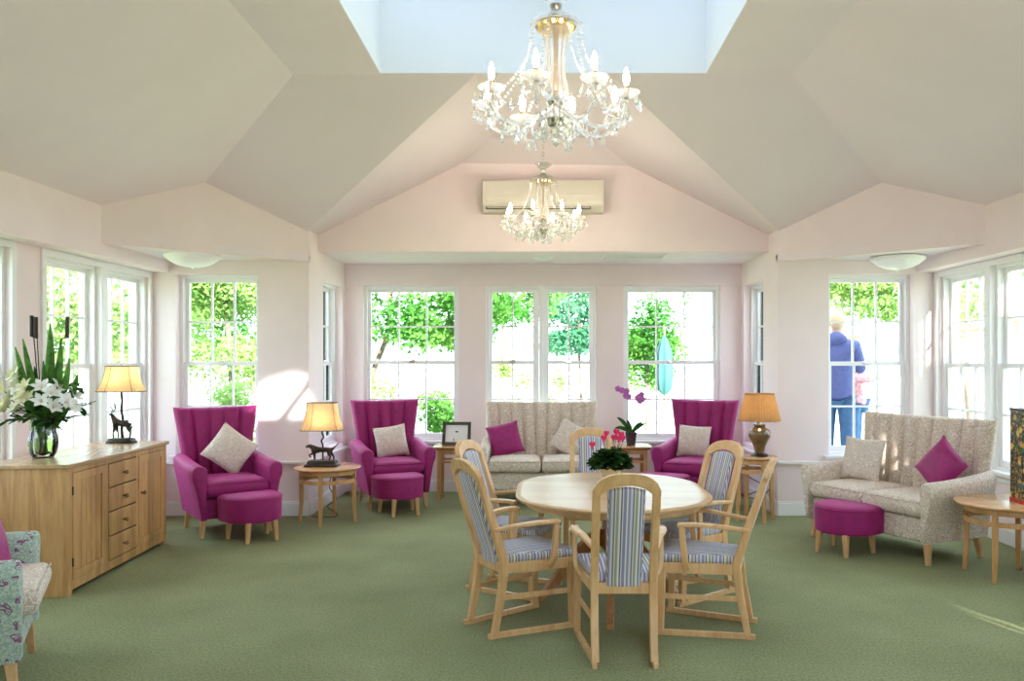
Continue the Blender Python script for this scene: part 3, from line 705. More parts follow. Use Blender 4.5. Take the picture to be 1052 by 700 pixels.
pillow('cushion', 'cream patterned cushion on the armchair behind the right dining chairs', .37, M['beige2'], chC, (-.06, .12, .685), R(-17), R(3), R(6))
pillow('cushion', 'magenta cushion on the left of the sofa on the back wall', .38, M['velvet2'], sB, (-.42, .10, .69), R(-17), R(-14), R(4))
pillow('cushion', 'cream patterned cushion blending into the sofa on the back wall', .38, M['beige2'], sB, (.33, .12, .70), R(-17), R(28), R(-8))
pillow('cushion', 'pale cream patterned cushion on the left of the angled sofa', .40, M['beige2'], sD, (-.42, .06, .70), R(-16), R(2), R(12))
pillow('cushion', 'magenta cushion tilted on its corner on the angled sofa', .38, M['velvet2'], sD, (.40, .06, .73), R(-16), R(38), R(-4))
pillow('cushion', 'dark magenta cushion on the teal floral armchair', .40, M['velvet2'], chE, (.17, -.12, .63), R(-30), R(20), R(-30))

def ottoman(name, label, loc, rz, group):
    t = thing(name, label, 'footstool', loc, rz, group)
    W, D = .53, .42; out = []
    n = 24
    for i in range(n+1):
        a = PI*i/n; out.append((-W/2*math.cos(a), .10-(D-.10)*math.sin(a)**.85))
    back = [(W/2, .17), (W/2-.03, .21), (-W/2+.03, .21), (-W/2, .17)]
    out = out+back
    cx, cy = 0, 0
    def ring(z, f): return [Vector((x*f, cy+(y-cy)*f, z)) for x, y in out]
    q = MB(); q.loft([ring(.175, .955), ring(.18, .975), ring(.20, .985), ring(.37, 1.0), ring(.385, .99), ring(.392, .97), ring(.402, .85), ring(.408, .5)]); q.build('padded_body', M['velvet'], t, smooth=45)
    q = MB(); q.tube([Vector((x*1.0, y*1.0, .378)) for x, y in out], .005, 6, closed=True); q.build('piping', M['velvet'], t)
    legs4(t, [(-.17, .13), (.17, .13), (-.12, -.17), (.12, -.17)], .18, .028, .045, splay=.012)
    return t
O_ = ottoman('footstool', 'magenta velvet half round footstool in front of the left bay armchair', (-2.60, 7.35, 0), R(42), 'magenta half round footstools')
dup(O_, (-1.50, 8.58, 0), R(28), 'magenta velvet half round footstool in front of the alcove left armchair')
dup(O_, (2.52, 6.85, 0), R(-52), 'magenta velvet half round footstool before the angled cream sofa')
dup(O_, (1.24, 8.62, 0), R(-25), 'magenta velvet footstool half hidden behind the right dining chairs')

# ------------------------------------------------------------------ side tables
def round_table(name, label, loc, rz, r, h, legr, hoop, group=None):
    t = thing(name, label, 'side table', loc, rz, group)
    q = MB(); q.lathe([(.001, h-.028), (r-.02, h-.028), (r-.004, h-.018), (r, h-.010), (r-.004, h-.002), (r-.01, h), (.001, h)], 56); q.build('table_top', M['teaktop'], t)
    q = MB(); q.lathe([(legr+.005, h-.07), (legr+.005, h-.028), (legr-.013, h-.028), (legr-.013, h-.07), (legr+.005, h-.07)], 48, cap=False); q.build('apron', M['teak'], t)
    q = MB(); q.lathe([(legr+.003, hoop-.018), (legr+.003, hoop+.018), (legr-.013, hoop+.018), (legr-.013, hoop-.018), (legr+.003, hoop-.018)], 48, cap=False); q.build('hoop_stretcher', M['teak'], t)
    for k_ in range(4):
        a = PI/4+k_*PI/2; c, s = math.cos(a), math.sin(a)
        q = MB(); q.sweep([((legr+.012)*c, (legr+.012)*s, 0), ((legr-.005)*c, (legr-.005)*s, h*.35), ((legr-.004)*c, (legr-.004)*s, h*.7), (legr*c, legr*s, h-.028)], [.028, .034, .036, .036], [.028, .034, .036, .036], side=(-s, c, 0)); q.build('leg', M['teak'], t, bevel=.003)
    return t
round_table('side_table', 'round honey wood side table holding the dog lamp between the left armchairs', (-2.14, 8.12, 0), 0, .325, .555, .265, .42)
bpy.data.objects['side_table'].rotation_euler.z = R(45)
round_table('side_table', 'round side table holding the festive box at the right edge', (3.45, 6.08, 0), 0, .36, .555, .285, .42)
round_table('side_table', 'small tall round side table holding the brown ceramic lamp', (2.13, 8.22, 0), R(58), .22, .645, .185, .50)
def end_table(name, label, loc, rz, w, h, group=None):
    t = thing(name, label, 'side table', loc, rz, group); g = w/2-.075
    q = MB(); q.loft([[Vector((x*k_, y*k_, z)) for x, y in ((-1, -1), (1, -1), (1, 1), (-1, 1))] for k_, z in ((w/2-.05, h-.04), (w/2-.015, h-.018), (w/2, h-.012), (w/2, h), )]); q.build('table_top', M['teaktop'], t, bevel=.002, smooth=30)
    q = MB()
    for s in (-1, 1): q.bb((-g, s*g-.01, h-.09), (g, s*g+.01, h-.04)); q.bb((s*g-.01, -g, h-.09), (s*g+.01, g, h-.04))
    q.build('apron', M['teak'], t, bevel=.002)
    q = MB()
    for s in (-1, 1): q.bb((-g, s*g-.008, h-.19), (g, s*g+.008, h-.165)); q.bb((s*g-.008, -g, h-.19), (s*g+.008, g, h-.165))
    q.build('stretcher', M['teak'], t, bevel=.002)
    for x in (-1, 1):
        for y in (-1, 1):
            q = MB(); q.bar((x*(g+.01), y*(g+.01), 0), (x*g, y*g, h-.04), .034, .034, .046, .046); q.build('leg', M['teak'], t, bevel=.003)
    return t
ET = end_table('side_table', 'square dark honey side table holding the picture frame left of the sofa', (-1.02, 9.42, 0), 0, .46, .63, 'square side tables flanking the sofa')
dup(ET, (1.0, 9.42, 0), 0, 'square dark honey side table holding the orchid right of the sofa')

# ------------------------------------------------------------------ dining chairs
def dining_chair(label, loc, rz, group):
    t = thing('dining_chair', label, 'chair', loc, rz, group); Wd = M['beech']
    RX, FX = .155, .225; RY, FY = .225, -.235
    yb = lambda z: .20+(.0 if z < .45 else .235*(z-.45)/.6*.85+.0)
    for s in (-1, 1):
        q = MB(); q.sweep([(s*(RX+.004), RY+.075, .012), (s*(RX+.002), RY+.02, .014), (s*FX, FY-.03, .014)], .034, .026, side=(0, 0, 1)); q.v = q.v; q.build('runner', Wd, t, bevel=.003)
        q = MB(); q.sweep([(s*RX, RY+.035, .02), (s*RX, .215, .25), (s*RX, .195, .42), (s*RX, yb(.6), .60), (s*RX, yb(.8), .80), (s*RX, yb(.93), .935)], .042, [.034, .042, .050, .044, .038, .034], side=(1, 0, 0)); q.build('back_post', Wd, t, bevel=.005)
        q = MB(); q.bar((s*FX, FY, .02), (s*(FX-.004), FY+.01, .405), .038, .040, .044, .046); q.build('leg', Wd, t, bevel=.004)
        q = MB(); q.bar((s*(FX-.003), FY, .225), (s*RX, .22, .225), .016, .030); q.build('side_stretcher', Wd, t, bevel=.003)
        q = MB(); pts = smooth_pts([(s*(RX+.012), yb(.65), .625), (s*.205, .10, .645), (s*.242, -.02, .655), (s*.243, -.13, .652)], 4)
        q.sweep(pts, [.028+.020*min(1, i/8) for i in range(len(pts))], .024, side=(1, 0, 0)); q.build('armrest', Wd, t, bevel=.006)
        q = MB(); pts = smooth_pts([(s*.243, -.105, .645), (s*.246, -.10, .55), (s*.243, -.09, .46), (s*.225, -.085, .405), (s*.205, -.08, .385)], 4)
        q.sweep(pts, .024, [.036]*len(pts), side=(1, 0, 0)); q.build('arm_support', Wd, t, bevel=.004)
    q = MB(); q.bb((-FX+.015, FY-.012, .36), (FX-.015, FY+.018, .425)); q.bb((-RX+.014, .185, .365), (RX-.014, .215, .425))
    for s in (-1, 1): q.bar((s*(FX-.004), FY+.01, .393), (s*(RX+.002), .195, .393), .022, .062)
    q.build('seat_frame', Wd, t, bevel=.003)
    def sp(a, b_):
        y = -.03+b_*.235; hw_ = .235+(.155-.235)*((b_+1)/2)
        return (a*hw_, y, .445+.0*b_)
    q = MB(); q.surf(sp, (0, 0, 1), .44, .47, .055, .022, 10, 10, lambda a, b_: .016*(1-a*a)*(1-b_*b_)); q.build('seat_pad', M['stripe'], t, smooth=60)
    # arched head rail
    q = MB(); n = 16; rings = []
    for i in range(n+1):
        u = -1+2*i/n; x = u*(RX+.021); zt = .935+.095*(1-abs(u)**2.6)**.62; zl_ = .905+.062*(1-min(1, abs(u)/.84)**2.2) if abs(u) < .84 else .905
        yc = yb((zt+zl_)/2)+.012*(1-u*u); hh = .018
        rings.append([Vector((x, yb(zl_)-hh+.012*(1-u*u), zl_)), Vector((x, yb(zl_)+hh+.012*(1-u*u), zl_)), Vector((x, yb(zt)+hh+.012*(1-u*u), zt)), Vector((x, yb(zt)-hh+.012*(1-u*u), zt))])
    q.loft(rings); q.build('head_rail', Wd, t, bevel=.004)
    def bpz(a, b_):
        v = (b_+1)/2; top = .955-.018*a*a; z = .405+(top-.405)*v
        return (a*.098, yb(z)+.018*(1-a*a)*.7-.002+(.0), z)
    q = MB(); q.surf(bpz, (0, -1, .2), .2, .55, .034, .012, 8, 14, lambda a, b_: .006*(1-a*a)); q.build('back_pad', M['stripe'], t, smooth=60)
    return t
DC = dining_chair('beech dining chair with its back to the camera at the near end of the table', (.425, 4.545, 0), R(180.5), 'dining chairs around the oval table')
for x, y, a, lab in ((-.14, 4.985, 121.5, 'beech dining chair at the near left of the table, seen from its side'),
                     (.975, 4.93, -107, 'beech dining chair at the near right of the table, seen edge on'),
                     (-.20, 5.75, 66, 'beech dining chair at the far left, behind the near left chair'),
                     (.985, 5.64, -58, 'beech dining chair at the far right, before the right armchair'),
                     (.40, 6.60, 0, 'beech dining chair at the far end of the table, behind the pink flowers')):
    dup(DC, (x, y, 0), R(a), lab)

# ------------------------------------------------------------------ dining table
t = thing('dining_table', 'large oval pale wood dining table on a pedestal in the middle of the carpet', 'table', (.465, 5.62, 0))
def stad(r, h, n=24): return [(r*math.cos(PI*i/n), h+r*math.sin(PI*i/n)) for i in range(n+1)]+[(r*math.cos(PI+PI*i/n), -h+r*math.sin(PI+PI*i/n)) for i in range(n+1)]
q = MB(); hh = .20
q.loft([[Vector((x, y, z)) for x, y in stad(r, hh)] for r, z in ((.625, .690), (.640, .695), (.648, .705), (.648, .714), (.640, .720), (.60, .7205), (.01, .7205))]); q.build('table_top', M['beechtop'], t, smooth=40)
q = MB(); q.loft([[Vector((x, y, z)) for x, y in stad(r, hh)] for r, z in ((.56, .65), (.58, .655), (.60, .690), )]); q.build('apron', M['beech'], t, smooth=40)
q = MB(); q.lathe([(.001, .30), (.05, .30), (.075, .33), (.085, .40), (.06, .46), (.055, .52), (.08, .58), (.12, .60), (.12, .635), (.001, .635)], 28); q.build('pedestal', M['walnut'], t)
for ang, rr in ((-95, .80), (-155, .60), (-28, .55), (80, .75)):
    c, s = math.cos(R(ang)), math.sin(R(ang))
    pts = smooth_pts([(.04*c, .04*s, .40), (.25*rr*c, .25*rr*s, .38), (.6*rr*c, .6*rr*s, .20), (.85*rr*c, .85*rr*s, .055), (rr*c, rr*s, .025)], 5)
    q = MB(); q.sweep(pts, .045, [.11, .11, .11, .11, .105, .10, .095, .09, .085, .08, .075, .07, .065, .06, .055, .05, .05, .045, .045, .04, .04][:len(pts)], side=(-s, c, 0)); q.build('foot', M['walnut'], t, bevel=.006)

# ------------------------------------------------------------------ sideboard
t = thing('sideboard', 'oak sideboard with two panelled doors and four drawers against the left wall', 'sideboard', (-3.535, 6.33, 0), R(90+3)); SB = t
W_, D_, H_ = 1.62, .56, .90; fy = -D_/2
q = MB(); q.bb((-W_/2, -D_/2+.02, .0), (-W_/2+.03, D_/2, H_-.03)); q.bb((W_/2-.03, -D_/2+.02, .0), (W_/2, D_/2, H_-.03)); q.bb((-W_/2+.03, D_/2-.02, .06), (W_/2-.03, D_/2, H_-.03)); q.bb((-W_/2+.03, -D_/2+.04, .06), (W_/2-.03, D_/2-.02, .08))
q.build('carcass', M['oak'], t, bevel=.002)
q = MB(); q.bb((-W_/2-.02, -D_/2-.02, H_-.03), (W_/2+.02, D_/2+.01, H_)); q.build('top', M['oaktop'], t, bevel=.006)
xs = [-W_/2, -.255, .255, W_/2]; xs = [-W_/2, -.27, .24, W_/2]
q = MB()
for x, w in ((-W_/2+.0, .05), (-.27-.02, .04), (.24-.02, .04), (W_/2-.05, .05)): q.bb((x, fy, .0 if abs(x) > .5 else .06), (x+w, fy+.022, H_-.03))
q.bb((-W_/2+.05, fy+.001, H_-.065), (W_/2-.05, fy+.021, H_-.03)); q.bb((-W_/2+.05, fy+.001, .035), (W_/2-.05, fy+.021, .10))
q.build('face_frame', M['oak'], t, bevel=.002)
q = MB(); q.bb((-W_/2+.05, fy+.03, .07), (W_/2-.05, fy+.05, H_-.06)); q.build('inner_panel', M['oakknob'], t)
def knob(parent, x, z):
    q = MB(); prof = [(.001, 0), (.010, 0), (.008, .012), (.012, .018), (.018, .026), (.017, .034), (.008, .040), (.001, .041)]
    q.loft([[Vector((x+r*math.cos(2*PI*k_/14), fy-.006-zz, z+r*math.sin(2*PI*k_/14))) for k_ in range(14)] for r, zz in prof]); return q.build('knob', M['oakknob'], parent, label='dark turned wooden knob')
for x0, x1, kx in ((-W_/2+.053, -.293, None), (.263, W_/2-.053, .263+.035)):
    z0, z1 = .103, H_-.068; q = MB(); st = .055
    q.bb((x0, fy-.004, z0), (x0+st, fy+.018, z1)); q.bb((x1-st, fy-.004, z0), (x1, fy+.018, z1)); q.bb((x0+st, fy-.004, z0), (x1-st, fy+.018, z0+st)); q.bb((x0+st, fy-.004, z1-st), (x1-st, fy+.018, z1))
    d = q.build('door', M['oak'], t, bevel=.002)
    q = MB(); nb = 5; bw = (x1-x0-2*st)/nb
    for i in range(nb): q.bb((x0+st+bw*i+.002, fy+.006, z0+st), (x0+st+bw*(i+1)-.002, fy+.016, z1-st))
    q.build('door_panel', M['oak'], d, bevel=.003)
    if kx: knob(d, kx, .53)
    else:
        q = MB()
        for z in (z0+.12, z1-.12): q.bb((x0-.008, fy-.008, z-.03), (x0+.001, fy, z+.03))
        q.build('hinge', M['darkmetal'], d)
z0 = .103; dh = (H_-.068-z0)/4
for i in range(4):
    q = MB(); q.bb((-.245, fy-.006, z0+dh*i+.006), (.215, fy+.018, z0+dh*(i+1)-.006)); d = q.build('drawer', M['oak'], t, bevel=.005); knob(d, -.015, z0+dh*(i+.5))

# ------------------------------------------------------------------ lamps
def skin_mesh(name, V, E, Rr, mat, parent, sub=2, loc=(0, 0, 0), rot=(0, 0, 0), scale=1):
    me = bpy.data.meshes.new(name); me.from_pydata([tuple(Vector(v)*scale) for v in V], E, []); me.materials.append(mat)
    o = bpy.data.objects.new(name, me); COL.objects.link(o); o.location = loc; o.rotation_euler = rot
    sk_ = o.modifiers.new('skin', 'SKIN'); sk_.use_smooth_shade = True
    me.skin_vertices.new() if not me.skin_vertices else None
    for i, r in enumerate(Rr):
        rr = r if isinstance(r, (list, tuple)) else (r, r); me.skin_vertices[0].data[i].radius = (rr[0]*scale, rr[1]*scale)
    me.skin_vertices[0].data[0].use_root = True
    o.modifiers.new('sub', 'SUBSURF').levels = sub; o.modifiers['sub'].render_levels = sub
    # freeze to a plain mesh
    dg = bpy.context.evaluated_depsgraph_get(); ev = o.evaluated_get(dg); m2 = bpy.data.meshes.new_from_object(ev)
    o.modifiers.clear(); o.data = m2; m2.polygons.foreach_set('use_smooth', [True]*len(m2.polygons))
    if parent: o.parent = parent
    return o
def shade_rect(t, w0, d0, w1, d1, z0, z1, mat, seams=True):
    """soft rectangular bell shade: flared bottom, open ends"""
    def ring(z, w, d):
        pts = []; n = 9
        for k_ in range(36):
            a = 2*PI*(k_+.5)/36; c, s = math.cos(a), math.sin(a); e = .34
            pts.append(Vector((w/2*math.copysign(abs(c)**e, c), d/2*math.copysign(abs(s)**e, s), z)))
        return pts
    rings = []
    for i in range(9):
        u = i/8; f = (1-u)**1.9; rings.append(ring(z0+(z1-z0)*u, w1+(w0-w1)*f, d1+(d0-d1)*f))
    q = MB(); q.loft(rings, cap=False); s_ = q.build('lamp_shade', mat, t, smooth=50)
    q = MB(); q.tube(rings[0], .0035, 5, closed=True); q.tube(rings[-1], .0035, 5, closed=True)
    for k_ in (4, 13, 22, 31, 8, 26): q.tube([r[k_] for r in rings], .0022, 4)
    q.build('shade_trim', M['trim'], s_)
    return s_
# deer lamp on the sideboard
t = thing('table_lamp', 'table lamp with a dark standing deer figure and cream bell shade on the sideboard', 'lamp', (-3.60, 6.98, .90), R(-4))
q = MB(); q.loft([[Vector((x*.115*f, y*.065*f, z)) for x, y in ((-1, -.7), (-.7, -1), (.7, -1), (1, -.7), (1, .7), (.7, 1), (-.7, 1), (-1, .7))] for f, z in ((1, 0), (1, .018), (.93, .022), (.9, .035), (.8, .042))]); q.build('base', M['bronze'], t, bevel=.003)
DV = [(0.02, 0, .165), (-.02, 0, .168), (-.055, 0, .175), (-.075, 0, .215), (-.085, 0, .245), (-.112, 0, .240), (.06, 0, .168), (.082, 0, .158)]
DE = [(0, 1), (1, 2), (2, 3), (3, 4), (4, 5), (0, 6), (6, 7)]; DR = [.030, .032, .030, .018, .016, .009, .028, .012]
for (hx, bx) in ((-.05, 2), (.06, 6)):
    for s in (-1, 1):
        i = len(DV); off = .012*s*(1 if hx < 0 else -1)
        if hx < 0: DV += [(hx+.0, .016*s, .125), (hx-.004+off, .018*s, .085), (hx+.002+off, .018*s, .038)]
        else: DV += [(hx+.008, .018*s, .125), (hx+.022+off, .018*s, .088), (hx+.012+off, .018*s, .038)]
        DE += [(bx, i), (i, i+1), (i+1, i+2)]; DR += [.014, .0075, .006]
skin_mesh('deer_figure', DV, DE, DR, M['bronze'], t)
q = MB()
for s in (-1, 1):
    q.tube(smooth_pts([(-.085, .006*s, .255), (-.070, .02*s, .285), (-.078, .035*s, .315), (-.085, .030*s, .335)], 4), [.004]*12+[.001], 6); q.tube([(-.076, .016*s, .275), (-.10, .022*s, .295)], [.003, .001], 5); q.tube([(-.073, .028*s, .298), (-.098, .036*s, .312)], [.003, .001], 5)
q.build('antlers', M['bronze'], t)
q = MB(); q.tube(smooth_pts([(-.01, .035, .035), (-.018, .035, .12), (-.005, .030, .20), (-.012, .02, .28), (0, .01, .36), (0, 0, .42), (0, 0, .50)], 4), [.016, .014, .013, .013, .014, .012]+[.011]*30, 8); q.build('tree_stem', M['bronze'], t)
q = MB(); q.sphere((0, 0, .55), .028, 12, 8); q.build('bulb', M['bulb2'], t)
shade_rect(t, .36, .24, .235, .15, .44, .655, M['shade'])
# dog lamp on the round table
t = thing('table_lamp', 'lamp with a dark pointing dog figure and cream bell shade on a round side table', 'lamp', (-2.19, 8.10, .555), 0)
q = MB(); q.loft([[Vector((x*.165*f+(.003 if z > .02 else 0), y*.085*f, z)) for x, y in ((-1, -.8), (-.8, -1), (.8, -1), (1, -.8), (1, .8), (.8, 1), (-.8, 1), (-1, .8))] for f, z in ((1, 0), (.98, .02), (.86, .03), (.84, .05), (.78, .062))]); q.build('base', M['bronze'], t, bevel=.004)
DV = [(.02, 0, .165), (-.03, 0, .165), (-.075, 0, .165), (-.10, 0, .195), (-.125, 0, .205), (-.165, 0, .190), (.075, 0, .165), (.10, 0, .17), (.13, 0, .195), (.165, 0, .235)]
DE = [(0, 1), (1, 2), (2, 3), (3, 4), (4, 5), (0, 6), (6, 7), (7, 8), (8, 9)]; DR = [.026, .030, .030, .022, .021, .010, .027, .014, .007, .004]
i = len(DV); DV += [(-.08, .018, .11), (-.078, .018, .062)]; DE += [(2, i), (i, i+1)]; DR += [.012, .009]
i = len(DV); DV += [(-.09, -.018, .125), (-.125, -.018, .115), (-.105, -.018, .088)]; DE += [(2, i), (i, i+1), (i+1, i+2)]; DR += [.012, .008, .008]
for s in (-1, 1):
    i = len(DV); DV += [(.078+.01*s, .018*s, .125), (.10+.012*s, .018*s, .098), (.092+.018*s, .018*s, .062)]; DE += [(6, i), (i, i+1), (i+1, i+2)]; DR += [.016, .008, .008]
skin_mesh('dog_figure', DV, DE, DR, M['bronze'], t)
q = MB()
for s in (-1, 1): q.sphere((-.112, .018*s, .193), .014, 8, 6, (.7, .35, 1.3))
q.build('ears', M['bronze'], t)
q = MB(); q.tube(smooth_pts([(0, .03, .06), (.0, .03, .20), (-.012, .02, .25), (.012, .01, .29), (0, 0, .33), (0, 0, .40)], 4), .008, 8); q.build('stem', M['bronze'], t)
q = MB(); q.sphere((0, 0, .46), .028, 12, 8); q.build('bulb', M['bulb2'], t)
shade_rect(t, .40, .25, .285, .18, .36, .63, M['shade'])
# ceramic lamp
t = thing('table_lamp', 'brown glazed ceramic urn lamp with a tan pleated shade on the small round table', 'lamp', (2.17, 8.20, .645), 0)
q = MB(); q.lathe([(.001, 0), (.085, 0), (.088, .015), (.075, .025), (.06, .032), (.001, .032)], 28); q.build('base', M['black'], t)
q = MB(); q.lathe([(.045, .032), (.050, .05), (.060, .10), (.085, .155), (.108, .20), (.112, .235), (.10, .265), (.065, .285), (.052, .295), (.062, .31), (.055, .32), (.001, .32)], 36); q.build('urn', M['ceramic'], t)
q = MB(); q.lathe([(.01, .32), (.01, .42)], 10); q.build('stem', M['brass'], t)
q = MB(); q.sphere((0, 0, .49), .03, 12, 8); q.build('bulb', M['bulb2'], t)
q = MB(); q.lathe([(.205, .36), (.142, .625)], 180, cap=False, flute=.016, fn=45); s_ = q.build('lamp_shade', M['shade2'], t)
q = MB(); q.tube([(.206*math.cos(2*PI*i/48), .206*math.sin(2*PI*i/48), .36) for i in range(48)], .005, 6, closed=True); q.tube([(.143*math.cos(2*PI*i/48), .143*math.sin(2*PI*i/48), .625) for i in range(48)], .005, 6, closed=True); q.build('shade_trim', M['shade2'], s_)

# cables and sockets
q = MB(); q.tube(smooth_pts([(-2.19, 8.18, .56), (-2.17, 8.40, .50), (-2.2, 8.42, .30), (-2.13, 8.44, .18), (-2.22, 8.42, .10), (-2.1, 8.36, .02), (-2.25, 8.30, .012), (-2.36, 8.35, .012)], 6), .005, 6)
tag(q.build('lamp_cable', M['black']), 'black lamp cable dangling behind the dog lamp table', 'cable')
q = MB(); q.tube(smooth_pts([(2.17, 8.28, .65), (2.16, 8.46, .6), (2.12, 8.50, .42), (2.28, 8.46, .30), (2.10, 8.44, .20), (2.28, 8.42, .16), (2.12, 8.38, .10), (2.30, 8.42, .24), (2.40, 8.52, .34)], 6), .005, 6)
tag(q.build('lamp_cable', M['black']), 'tangled black cable hanging behind the ceramic lamp table', 'cable')
t = thing('wall_socket', 'white double wall socket behind the ceramic lamp table', 'socket', (AX, 8.72, .36))
q = MB(); q.bb((-.012, -.075, -.045), (0, .075, .045)); q.build('face_plate', M['socket'], t, bevel=.003)
q = MB(); q.bb((-.045, -.06, -.025), (-.012, -.015, .025)); q.build('plug', M['black'], t, bevel=.006, label='black plug in the socket')

# ------------------------------------------------------------------ things on tables
t = thing('photo_frame', 'dark picture frame with a pale print leaning on the square side table', 'picture frame', (-1.0, 9.40, .63), R(-4))
F = Euler((R(-14), 0, 0)).to_matrix()
def rb(q, a, b_):
    q.bb(a, b_)
q = MB()
for a, b_ in (((-.165, -.012, 0), (-.13, .012, .27)), ((.13, -.012, 0), (.165, .012, .27)), ((-.13, -.012, 0), (.13, .012, .035)), ((-.13, -.012, .235), (.13, .012, .27))): q.bb(a, b_)
q.v = [F @ v for v in q.v]; q.build('frame', M['frame'], t)
q = MB(); q.bb((-.13, .0, .035), (.13, .006, .235)); q.v = [F @ v for v in q.v]; pr = q.build('print', M['print'], t, label='pale print with a small red figure')
q = MB(); q.bb((-.035, -.003, .045), (-.028, .0, .085)); q.bb((-.038, -.003, .06), (-.025, .0, .072)); q.v = [F @ v for v in q.v]; q.build('printed_figure', M['redmark'], pr)
q = MB(); q.bar((0, .03, .16), (0, .13, .0), .03, .006); q.build('easel_strut', M['frame'], t)

def petal(q, c, d, L_, w, cup=.3, mi=0, up=(0, 0, 1)):
    c = Vector(c); d = Vector(d).normalized(); s = d.cross(Vector(up))
    if s.length < .1: s = Vector((1, 0, 0))
    s.normalize(); n = s.cross(d)
    pts = []
    for u, ww, h in ((0, .15, 0), (.35, .85, cup*.30), (.7, .9, cup*.35), (1.0, .08, cup*.05)):
        p = c+d*L_*u+n*h*L_
        pts.append((p-s*w/2*ww+n*.12*w, p, p+s*w/2*ww+n*.12*w))
    vs = [p for tr in pts for p in tr]; fs = []
    for i in range(3):
        for j in range(2): a = i*3+j; fs.append((a, a+1, a+4, a+3))
    q.add(vs, fs, mi)
def long_leaf(q, base, tip, w, bend=(0, 0, 0), n=8):
    base = Vector(base); tip = Vector(tip); bend = Vector(bend); d = (tip-base).normalized(); s = d.cross(Vector((.2, 1, .1))).normalized(); nn = s.cross(d)
    vs = []; fs = []
    for i in range(n+1):
        u = i/n; p = base.lerp(tip, u)+bend*4*u*(1-u)*.5+bend*u*u*.5; ww = w/2*max(.06, math.sin(PI*min(1, u*.93+.05))**.7)
        vs += [p-s*ww+nn*ww*.35, p, p+s*ww+nn*ww*.35]
    for i in range(n):
        for j in range(2): a = i*3+j; fs.append((a, a+1, a+4, a+3))
    q.add(vs, fs)
# orchid
t = thing('orchid', 'purple orchid in a dark pot on the square side table right of the sofa', 'potted plant', (1.01, 9.40, .63))
q = MB(); q.lathe([(.001, 0), (.05, 0), (.067, .15), (.062, .152), (.055, .13), (.001, .13)], 24); q.build('pot', M['potd'], t)
for a, b_, c in (((-.19, -.02, .10), (0, 0, .09), 0), ((.17, 0, .17), (0, 0, .06), 0), ((.12, -.04, .20), (0, 0, .04), 0), ((-.16, .02, .23), (0, 0, .08), 0), ((-.05, -.06, .22), (0, 0, .05), 0)):
    q = MB(); long_leaf(q, (0, 0, .13), (a[0], a[1], a[2]+.05), .045, b_); q.build('leaf', M['dleaf'], t)
for sx, pts in ((0, [(0, 0, .13), (.01, 0, .35), (-.01, 0, .52), (-.05, 0, .60), (-.14, 0, .65)]), (1, [(0, 0, .13), (.03, 0, .3), (.05, 0, .45), (.08, 0, .55), (.11, 0, .57)])):
    q = MB(); q.tube(smooth_pts(pts, 5), .004, 6); st = q.build('stem', M['plan'], t)
for bx, by, bz in ((-.15, -.01, .65), (-.10, -.02, .63), (-.05, -.02, .62), (-.03, -.01, .56), (-.06, -.02, .57), (.09, -.02, .56), (.12, -.01, .58), (.13, -.02, .53), (.10, -.02, .51), (.075, -.01, .545)):
    q = MB()
    for k_ in range(5):
        a = 2*PI*k_/5+.3; petal(q, (bx, by, bz), (math.cos(a), -.25, math.sin(a)), .040, .040, .1, up=(0, 1, 0))
    q.sphere((bx, by-.008, bz), .006, 6, 4); q.build('blossom', M['orchid'], t)
# cyclamen on the dining table
t = thing('cyclamen', 'pink flowering plant in a cream wrap on the dining table', 'potted plant', (.49, 5.95, .7205))
q = MB(); q.lathe([(.001, 0), (.055, 0), (.07, .07), (.10, .105), (.09, .09), (.06, .07), (.001, .07)], 14, flute=.06, fn=7); q.build('paper_wrap', M['paper'], t, smooth=20)
q = MB(); rnd = random.Random(3)
for i in range(420):
    a = rnd.random()*2*PI; e = math.acos(rnd.uniform(-.25, 1)); rr = rnd.uniform(.75, 1.0)
    c = Vector((.148*rr*math.sin(e)*math.cos(a), .148*rr*math.sin(e)*math.sin(a), .125+.115*rr*math.cos(e)))
    d = Vector((math.cos(a)*.8, math.sin(a)*.8, rnd.uniform(-.6, .5))); petal(q, c-d*.02, d, .05, .05, .15)
fo = q.build('foliage', M['dleaf'], t); fo['kind'] = 'stuff'
for x, y, z in ((-.135, -.05, .27), (-.03, 0, .345), (.02, -.03, .32), (.045, .03, .355), (.075, -.03, .34), (.09, .02, .31), (.055, -.05, .315), (-.05, -.02, .315)):
    q = MB(); q.tube(smooth_pts([(x*.4, y*.4, .17), (x*.9, y*.9, z-.05), (x, y, z-.01)], 4), .0025, 5); s_ = q.build('flower_stem', M['trim'], t)
    q = MB()
    for k_ in range(5):
        a = 2*PI*k_/5; petal(q, (x, y, z-.012), (.45*math.cos(a), .45*math.sin(a), 1), .042, .026, .4, up=(math.sin(a), -math.cos(a), .1))
    q.sphere((x, y, z-.014), .009, 6, 5); q.build('bloom', M['pinkf'], s_)
